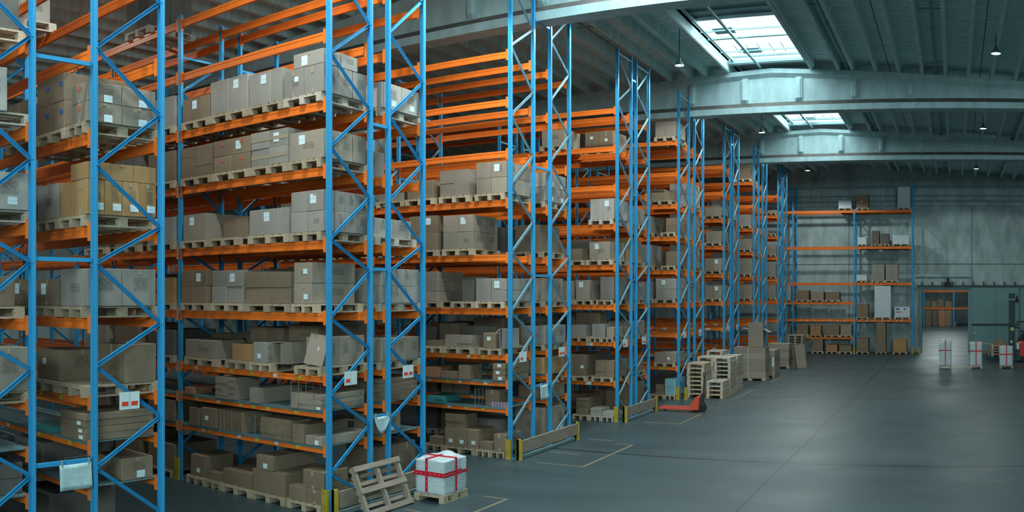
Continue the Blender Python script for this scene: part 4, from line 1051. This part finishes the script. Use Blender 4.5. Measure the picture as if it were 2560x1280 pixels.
def parcel(x0, x1, y0, y1, h, label, plabel, band_z, seed, bw=0.065, top=0.0, vfrac=(0.5, 0.5), wide=0.14):
    w, d = x1 - x0, y1 - y0; cx, cy = (x0 + x1) / 2, (y0 + y1) / 2
    pl = link('wooden_pallet', HALF, None, (cx, y0, 0)); pl.scale = (w / 0.6, d / 0.8, 1); tag(pl, plabel, 'pallet')
    P = empty('wrapped_parcel', (cx, cy, 0.13), label, 'parcel', 'white parcels with red tape')
    link('film_wrapping', wrapped('film_wrapping', w * 0.97, d * 0.97, h - 0.13, CARD['white'], seed, 0.02, top), P)
    hh = h - 0.13; e = 0.009
    W2, D2 = w * 0.97 / 2 + e, d * 0.97 / 2 + e
    b = MB(); t = wide
    b.box((-W2, -D2 - .003, -t / 2), (W2, -D2, t / 2)); b.box((-W2, D2, -t / 2), (W2, D2 + .003, t / 2)); b.box((-W2 - .003, -D2, -t / 2), (-W2, D2, t / 2)); b.box((W2, -D2, -t / 2), (W2 + .003, D2, t / 2))
    b.build('red_band', REDTAPE, P, (0, 0, band_z - 0.13))
    xo = -W2 + 2 * W2 * vfrac[0]; yo = -D2 + 2 * D2 * vfrac[1]; q = bw / 2
    v = MB(); v.box((-q, -D2 - .006, 0.03), (q, -D2 - .003, hh)); v.box((-q, -D2 - .006, hh - 0.01), (q, D2, hh + 0.014)); v.build('red_strap', REDTAPE2, P, (xo, 0, 0))
    v = MB(); v.box((W2 + .003, -q, 0.03), (W2 + .006, q, hh)); v.box((-W2, -q, hh - 0.01), (W2 + .006, q, hh + 0.014)); v.build('red_strap', REDTAPE3, P, (0, yo, 0))
    return P
p = parcel(-8.58, -7.97, 11.87, 12.61, 0.71, 'low white wrapped parcel crossed with red tape on small pallet before the third rack row', 'small wooden pallet under the low white parcel by the leaning pallet', 0.47, 1, 0.05, 0.055, (0.42, 0.5), 0.075)
MB().box((0.305, 0.18, 0.36), (0.311, 0.31, 0.52)).build('label_sheet', PAPER, p)
parcel(-0.75, -0.16, 40.6, 41.2, 1.27, 'tall white parcel with red cross tape and torn top, directly before the doorway', 'small pallet under the tall torn-topped white parcel', 0.86, 2, 0.045, 0.14, (0.52, 0.5), 0.05)
parcel(0.70, 1.30, 40.6, 41.2, 1.25, 'tall white parcel with red cross tape, middle one of the three', 'small pallet under the middle one of three white parcels', 0.83, 3, 0.05, 0.0, (0.5, 0.5), 0.06)
parcel(2.11, 2.75, 40.6, 41.2, 1.05, 'shorter white parcel with red cross tape standing by the reach truck', 'small pallet under the shorter white parcel by the reach truck', 0.67, 4, 0.05, 0.03, (0.5, 0.5), 0.06)

# pallet leaning on the guard rail
lp = empty('leaning_pallet', (-8.76, 10.45, 0.0), 'grey weathered pallet leaning on edge against guard rail of the third rack row', 'pallet')
# local axes: u along the aisle (Y), v up the leaning face, n away from it
lean = math.radians(24)
fv = Vector((-math.sin(lean), 0, math.cos(lean))); fn = Vector((math.cos(lean), 0, math.sin(lean))); fu = Vector((0, 1, 0))
def lb(u0, u1, v0, v1, n0, n1, name):
    m = MB(); k = 0
    base = Vector((0.36, 0, 0.03))
    for n in (n0, n1):
        for u, v in ((u0, v0), (u1, v0), (u1, v1), (u0, v1)): m.v.append(tuple(base + fu * (u + v * 0.0) + fv * v + fn * n))
    for q in ((0, 3, 2, 1), (4, 5, 6, 7), (0, 1, 5, 4), (1, 2, 6, 5), (2, 3, 7, 6), (3, 0, 4, 7)): m.f.append(q)
    return m.build(name, WOODO, lp)
for v in (0.0, 0.13, 0.245, 0.36, 0.49, 0.605, 0.72): lb(0, 1.2, v, v + 0.06, -0.125, -0.105, 'deck_board')
for u in (0.0, 0.56, 1.12): lb(u + 0.01, u + 0.07, 0, 0.8, -0.105, -0.03, 'stringer')
for v in (0.0, 0.36, 0.715): lb(0, 1.2, v, v + 0.085, -0.03, -0.01, 'bottom_board')

# pallet jack
J = empty('pallet_jack', (-7.47, 24.64, 0), 'red hand pallet truck with dark steering handle, forks pointing into the aisle between racks', 'pallet jack')
for y in (-0.20, 0.20):
    f = MB(); f.prism([(y - 0.08, 0.055), (y + 0.08, 0.055), (y + 0.08, 0.10), (y - 0.08, 0.10)], 0, -1.22, -0.12)
    f.box((-1.32, y - 0.05, 0.06), (-1.22, y + 0.05, 0.09)); fo = f.build('fork', JACK, J)
    MB().tube((-1.05, y - 0.03, 0.04), (-1.05, y + 0.03, 0.04), 0.04, 12).build('load_roller', BLACK, fo)
m = MB()
m.prism([(0.07, -0.30), (0.11, -0.30), (0.45, -0.08), (0.45, 0.04), (0.07, 0.02)], 1, -0.27, 0.27)
bd = m.build('lifting_frame', JACK, J)
u = MB().tube((0.06, 0, 0.16), (0.06, 0, 0.52), 0.05, 12); u.box((-0.02, -0.08, 0.14), (0.14, 0.08, 0.26)); u.build('hydraulic_pump', DARKT, J)
for y in (-0.07, 0.07): MB().tube((0.07, y - 0.03, 0.10), (0.07, y + 0.03, 0.10), 0.10, 18).build('steering_wheel', BLACK, J)
h = MB().tube((0.08, 0, 0.45), (0.12, 0, 1.02), 0.022, 10)
for y in (-0.11, 0.11): h.tube((0.12, 0, 1.0), (0.13, y, 1.06), 0.014, 8); h.tube((0.13, y, 1.06), (0.13, y, 1.15), 0.014, 8)
h.tube((0.13, -0.11, 1.15), (0.13, 0.11, 1.15), 0.014, 8); h.build('handle', DARKT, J)

# stacks of empty pallets
def stack(x, y, n, w, d, words, m=WOODW, dz=0.144):
    for k in range(n):
        j = rng.uniform(-0.012, 0.012)
        o = link('wooden_pallet', get_pallet(w, d, m if rng.random() < 0.75 else WOOD, k % 3), None, (x + j, y + rng.uniform(-.01, .01), k * dz)); o.scale = (1, 1, dz / 0.144 * 0.995)
        cnt = 'lowest' if k == 0 else 'topmost' if k == n - 1 else '%s from the floor' % ORD[k]
        tag(o, 'empty pallet, %s of the %s' % (cnt, words), 'pallet', 'stacked empty pallets')
stack(-8.63, 27.88, 8, 0.60, 0.82, 'stack behind the pallet jack handle')
stack(-7.93, 27.80, 4, 0.58, 0.82, 'low stack in front of the others')
stack(-7.97, 28.85, 9, 0.60, 0.82, 'tall stack behind the low one')
stack(-7.97, 29.85, 9, 0.60, 0.82, 'tall stack deepest along the aisle')
stack(-8.60, 28.92, 9, 0.60, 0.82, 'stack behind the handle stack')
stack(-8.60, 30.10, 10, 0.60, 0.82, 'rear stack beside the tenth rack row')
stack(-8.55, 45.75, 9, 0.85, 1.2, 'stack at the far end of the racks', WOOD)

# flattened cartons strapped on pallets
def flat_bundle(x0, x1, y0, y1, z0, z1, n, label, tone, strap=True):
    B = empty('flattened_cartons', ((x0 + x1) / 2, y0, z0), label, 'cardboard')
    w, d, h = x1 - x0, y1 - y0, z1 - z0
    for k in range(n):
        j = rng.uniform(-0.008, 0.008); MB().box((-w / 2 + j, j, k * h / n), (w / 2 + j, d + j, (k + 1) * h / n - 0.004)).build('bundle_layer', CARD[tone], B)
    if strap: MB().box((-w * 0.06, -0.016, 0), (-w * 0.06 + 0.02, d + 0.016, h + 0.004)).build('strap', TAPEL, B)
    return B
for x0, x1, y0, y1, lb_ in ((-8.88, -7.58, 34.05, 34.72, 'pallet under the big strapped block of flattened cartons'), (-8.3, -7.48, 35.3, 36.4, 'pallet under the smaller block of flattened cartons'), (-8.75, -7.75, 39.9, 40.7, 'pallet under the pale stack of cardboard sheets')):
    o = link('wooden_pallet', get_pallet(0.8, 1.2, WOOD, 1), None, ((x0 + x1) / 2, y0, 0)); o.scale = ((x1 - x0) / 0.8, (y1 - y0) / 1.2, 0.8); tag(o, lb_, 'pallet')
flat_bundle(-8.88, -7.58, 34.02, 34.72, 0.116, 1.35, 5, 'big strapped block of flattened cartons on a pallet', 'beige')
b2 = flat_bundle(-8.3, -7.48, 35.3, 36.4, 0.116, 1.15, 4, 'smaller block of flattened cartons behind the big strapped one', 'beige')
MB().box((0.30, -0.012, 0.35), (0.40, -0.004, 0.75)).build('paper_note', PAPER, b2)
flat_bundle(-8.75, -7.75, 39.9, 40.7, 0.116, 1.17, 8, 'pale stack of cardboard sheets beside two leaning panels', 'beige', False)
open_box('open_carton', 0.62, 0.55, 0.72, CARD['beige'], (-8.0, 34.37, 1.355), 0.0, 'open carton with raised flaps standing on the flattened cartons', 'box', 0.28)
for k, (x, a, t) in enumerate(((-7.50, 7, 'inner'), (-7.34, 9, 'outer'))):
    o = MB().box((-0.012, 0, 0), (0.012, 0.7, 1.12)).build('leaning_sheet', CARD['beige' if k else 'brown'], None, (x, 39.85, 0.006), (0, -math.radians(a), -0.5))
    tag(o, '%s cardboard panel leaning against the pale stack of cardboard sheets' % t, 'cardboard')

# reach truck with loaded forks
T = empty('reach_truck', (2.95, 44.6, 0), 'red and dark reach truck with tall mast parked before the sliding door', 'forklift')
mm = MB()
for x in (-0.16, 0.08): mm.box((x, -0.09, 0.1), (x + 0.09, 0.09, 3.50))
mm.box((-0.16, -0.04, 3.36), (0.17, 0.06, 3.55)); mm.box((-0.16, -0.04, 0.9), (0.17, 0.02, 1.0)); mm.box((-0.10, -0.02, 0.2), (0.10, 0.06, 3.4))
mast = mm.build('mast', DARKT, T)
MB().tube((-0.16, -0.10, 3.22), (0.16, -0.10, 3.22), 0.035, 10).build('chain_roller', STEEL, mast)
MB().box((0.17, -0.10, 3.05), (0.36, 0.08, 3.28)).tube((0.26, -0.02, 3.28), (0.26, -0.02, 3.42), 0.04, 8).build('camera_head', BLACK, T)
MB().box((-0.08, -0.16, 1.62), (0.10, -0.09, 1.80)).build('yellow_plate', mat('plate_yellow', (0.45, 0.50, 0.20), 0.5), T)
MB().tube((-0.14, -0.13, 1.86), (0.36, -0.13, 1.76), 0.03, 8).build('hose', BLACK, T)
MB().box((-0.08, -0.13, 0.98), (0.02, -0.09, 1.12)).build('type_plate', STKW, T)
b = MB(); b.prism([(-0.05, 0.10), (1.0, 0.10), (1.0, 0.62), (-0.05, 0.62)], 0, 0.22, 2.0); b.build('chassis', DARKT, T)
b = MB()
pts = [(0.42, 0.30), (0.36, 0.95), (0.30, 1.02), (0.28, 1.08), (1.9, 1.08), (1.9, 0.30)]
n = len(pts)
for y in (-0.14, 0.95):
    for x, z in pts: b.v.append((x, y, z))
for i in range(n): b.f.append((i, (i + 1) % n, n + (i + 1) % n, n + i))
b.f.append(tuple(range(n))); b.f.append(tuple(range(2 * n - 1, n - 1, -1)))
b.build('red_hood', RED, T)
MB().box((0.36, -0.155, 0.98), (0.50, -0.14, 1.06)).build('amber_lamp', mat('amber', (0.6, 0.35, 0.08), 0.4), T)
MB().box((0.24, -0.15, 0.66), (0.36, -0.14, 1.0)).build('white_panel', PAPER, T)
s = MB(); s.box((0.35, 0.0, 1.08), (1.1, 0.6, 1.24)); s.prism([(0.05, 1.24), (0.6, 1.24), (0.5, 1.42), (0.15, 1.42)], 0, 0.5, 1.15); s.build('seat', BLACK, T)
MB().tube((0.62, 0.1, 1.24), (0.60, 0.1, 1.62), 0.03, 8).cbox((0.60, 0.1, 1.56), (0.24, 0.12, 0.10)).build('control_column', DARKT, T)
MB().box((0.30, -0.10, 2.02), (1.9, 0.8, 2.10)).tube((1.7, 0.6, 1.08), (1.7, 0.6, 2.03), 0.04, 8).tube((0.85, 0.7, 1.08), (0.85, 0.7, 2.03), 0.04, 8).build('overhead_guard', DARKT, T)
for x, y in ((-0.30, -0.05), (0.55, -0.02), (1.6, 0.0)): MB().tube((x, y - 0.06, 0.115), (x, y + 0.06, 0.115), 0.115, 16).build('wheel', BLACK, T)
MB().box((-1.45, -0.10, 0.10), (0.3, 0.02, 0.20)).build('support_leg', DARKT, T)
for y in (-0.02, 0.55): MB().box((-1.30, y, 0.245), (-0.14, y + 0.12, 0.29)).build('fork', DARKT, T)
MB().box((-0.16, -0.02, 0.24), (-0.12, 0.67, 0.75)).build('fork_carriage', DARKT, T)
for k in range(4):
    o = link('wooden_pallet', get_pallet(0.8, 1.2, WOOD, k % 3), None, (2.3, 44.5, 0.293 + k * 0.144)); tag(o, 'pallet on the reach truck forks, %s of its four' % ('lowest', 'second lowest', 'second highest', 'topmost')[k], 'pallet', 'pallets on the forks')
for k, (x, z, w, h, wd) in enumerate(((2.33, 0.871, 0.34, 0.24, 'taller'), (2.58, 0.871, 0.16, 0.24, 'narrow'), (2.06, 0.871, 0.16, 0.14, 'lowest'))):
    tag(MB().box((x - w / 2, 44.6, z), (x + w / 2, 44.95, z + h)).build('cardboard_box', CARD['brown']), '%s brown carton on the pallets carried by the reach truck' % wd, 'box')
bn = empty('work_bench', (1.32, 45.6, 0), 'low wooden bench with plank top before the sliding door', 'bench')
MB().box((-0.6, -0.25, 0.86), (0.54, 0.25, 0.91)).build('plank_top', WOOD, bn)
for x in (-0.56, 0.44): MB().box((x, -0.22, 0), (x + 0.08, 0.22, 0.86)).build('leg', WOODO, bn)
MB().box((-0.5, 0.1, 0.35), (0.44, 0.14, 0.5)).build('rail', WOODO, bn)

# second hall: rack glimpsed through the doorway
H2 = empty('hall_rack', (-0.13, 96, 0), 'blue and orange rack seen through the open doorway', 'rack')
for x in (-3.47, -0.13, 3.3):
    for y in (0, 1.0): link('upright_post', POST_S, H2, (x + 0.13, y, 0)).scale = (2.0, 1, 0.7)
for x in (-1.8, 1.58):
    for z in (2.05, 3.95):
        for y in (0, 1.0): link('beam', BEAM, H2, (x + 0.13, y, z)).scale = (0.9, 1, 1.3)
for i, (x, w, z, h, tone, wd) in enumerate(((-3.0, .55, 2.06, .75, 'brown', 'first upper'), (-2.3, .6, 2.06, .68, 'brown', 'second upper'), (-1.55, .6, 2.06, .9, 'brown', 'third upper'), (-.7, .7, 2.06, .7, 'brown', 'fourth upper'),
                                       (-2.95, .7, 0, 1.85, 'brown', 'first lower'), (-2.2, .55, 0, 1.75, 'dark', 'second lower'), (-1.45, .7, 0, 1.9, 'red-brown', 'third lower'), (-.72, .7, 0, 1.85, 'brown', 'fourth lower'))):
    tag(MB().box((x - w / 2, 96.05, z), (x + w / 2, 96.9, z + h)).build('cardboard_load', CARD[tone]), '%s %s load on the rack seen through the doorway' % (wd, tone), 'box', 'loads seen through the doorway')
for x in (-3.47, 0.05): tag(link('post_protector', PROTM, None, (x, 95.9, 0)), 'tiny yellow protector by the %s post of the rack through the doorway' % ('first' if x < -1 else 'middle'), 'post guard')

# ------------------------------------------------------------------ pendant lamps
def lamp(x, y, label, power, z=10.2):
    P = empty('pendant_lamp', (x, y, z), label, 'lamp', 'high bay pendant lamps')
    s = MB(); k = 20; prof = [(0.055, 0.30), (0.07, 0.20), (0.13, 0.15), (0.215, 0.03), (0.22, 0.0)]
    for r, zz in prof:
        for i in range(k): s.v.append((r * math.cos(2 * PI * i / k), r * math.sin(2 * PI * i / k), zz))
    for a in range(len(prof) - 1):
        for i in range(k): s.f.append((a * k + i, a * k + (i + 1) % k, (a + 1) * k + (i + 1) % k, (a + 1) * k + i))
    s.f.append(tuple(range(k)))
    s.v = [(a * 0.62, b_ * 0.62, c * 0.75) for a, b_, c in s.v]
    s.build('lamp_shade', SHADE, P)
    MB().tube((0, 0, 0.015), (0, 0, 0.03), 0.125, 20).build('diffuser', GLOW, P)
    MB().tube((0, 0, 0.22), (0, 0, ztop(x) + 0.30 - z), 0.012, 6).build('cord', BLACK, P)
    Lg = bpy.data.lights.new('lamp_light', 'SPOT'); Lg.energy = power; Lg.color = (0.88, 1.0, 0.97); Lg.spot_size = math.radians(152); Lg.spot_blend = 0.15; Lg.shadow_soft_size = 0.18
    lo = link('lamp_light', Lg, P, (0, 0, -0.02)); return P
YL = [2.6, 8.0, 13.3, 19.0, 24.1, 29.6, 35.0, 40.6, 46.2]  # first two positions are out of view, added to brighten the near upper shelves
GAIN = [0.8, 1.1, 1.1, 0.9, 0.55, 0.45, 0.45, 0.45, 0.85]
for x, nm in ((1.15, 'open floor'), (-7.95, 'rack ends'), (-17.6, 'rack interiors')):
    for k, y in enumerate(YL):
        if (x == 1.15 and k < 3) or (x < -10 and k not in (1, 2)): continue
        lamp(x, y, 'round pendant lamp over the %s, %s from the far wall' % (nm, ORD[len(YL) - 1 - k]), LAMP_W[nm] * GAIN[k])
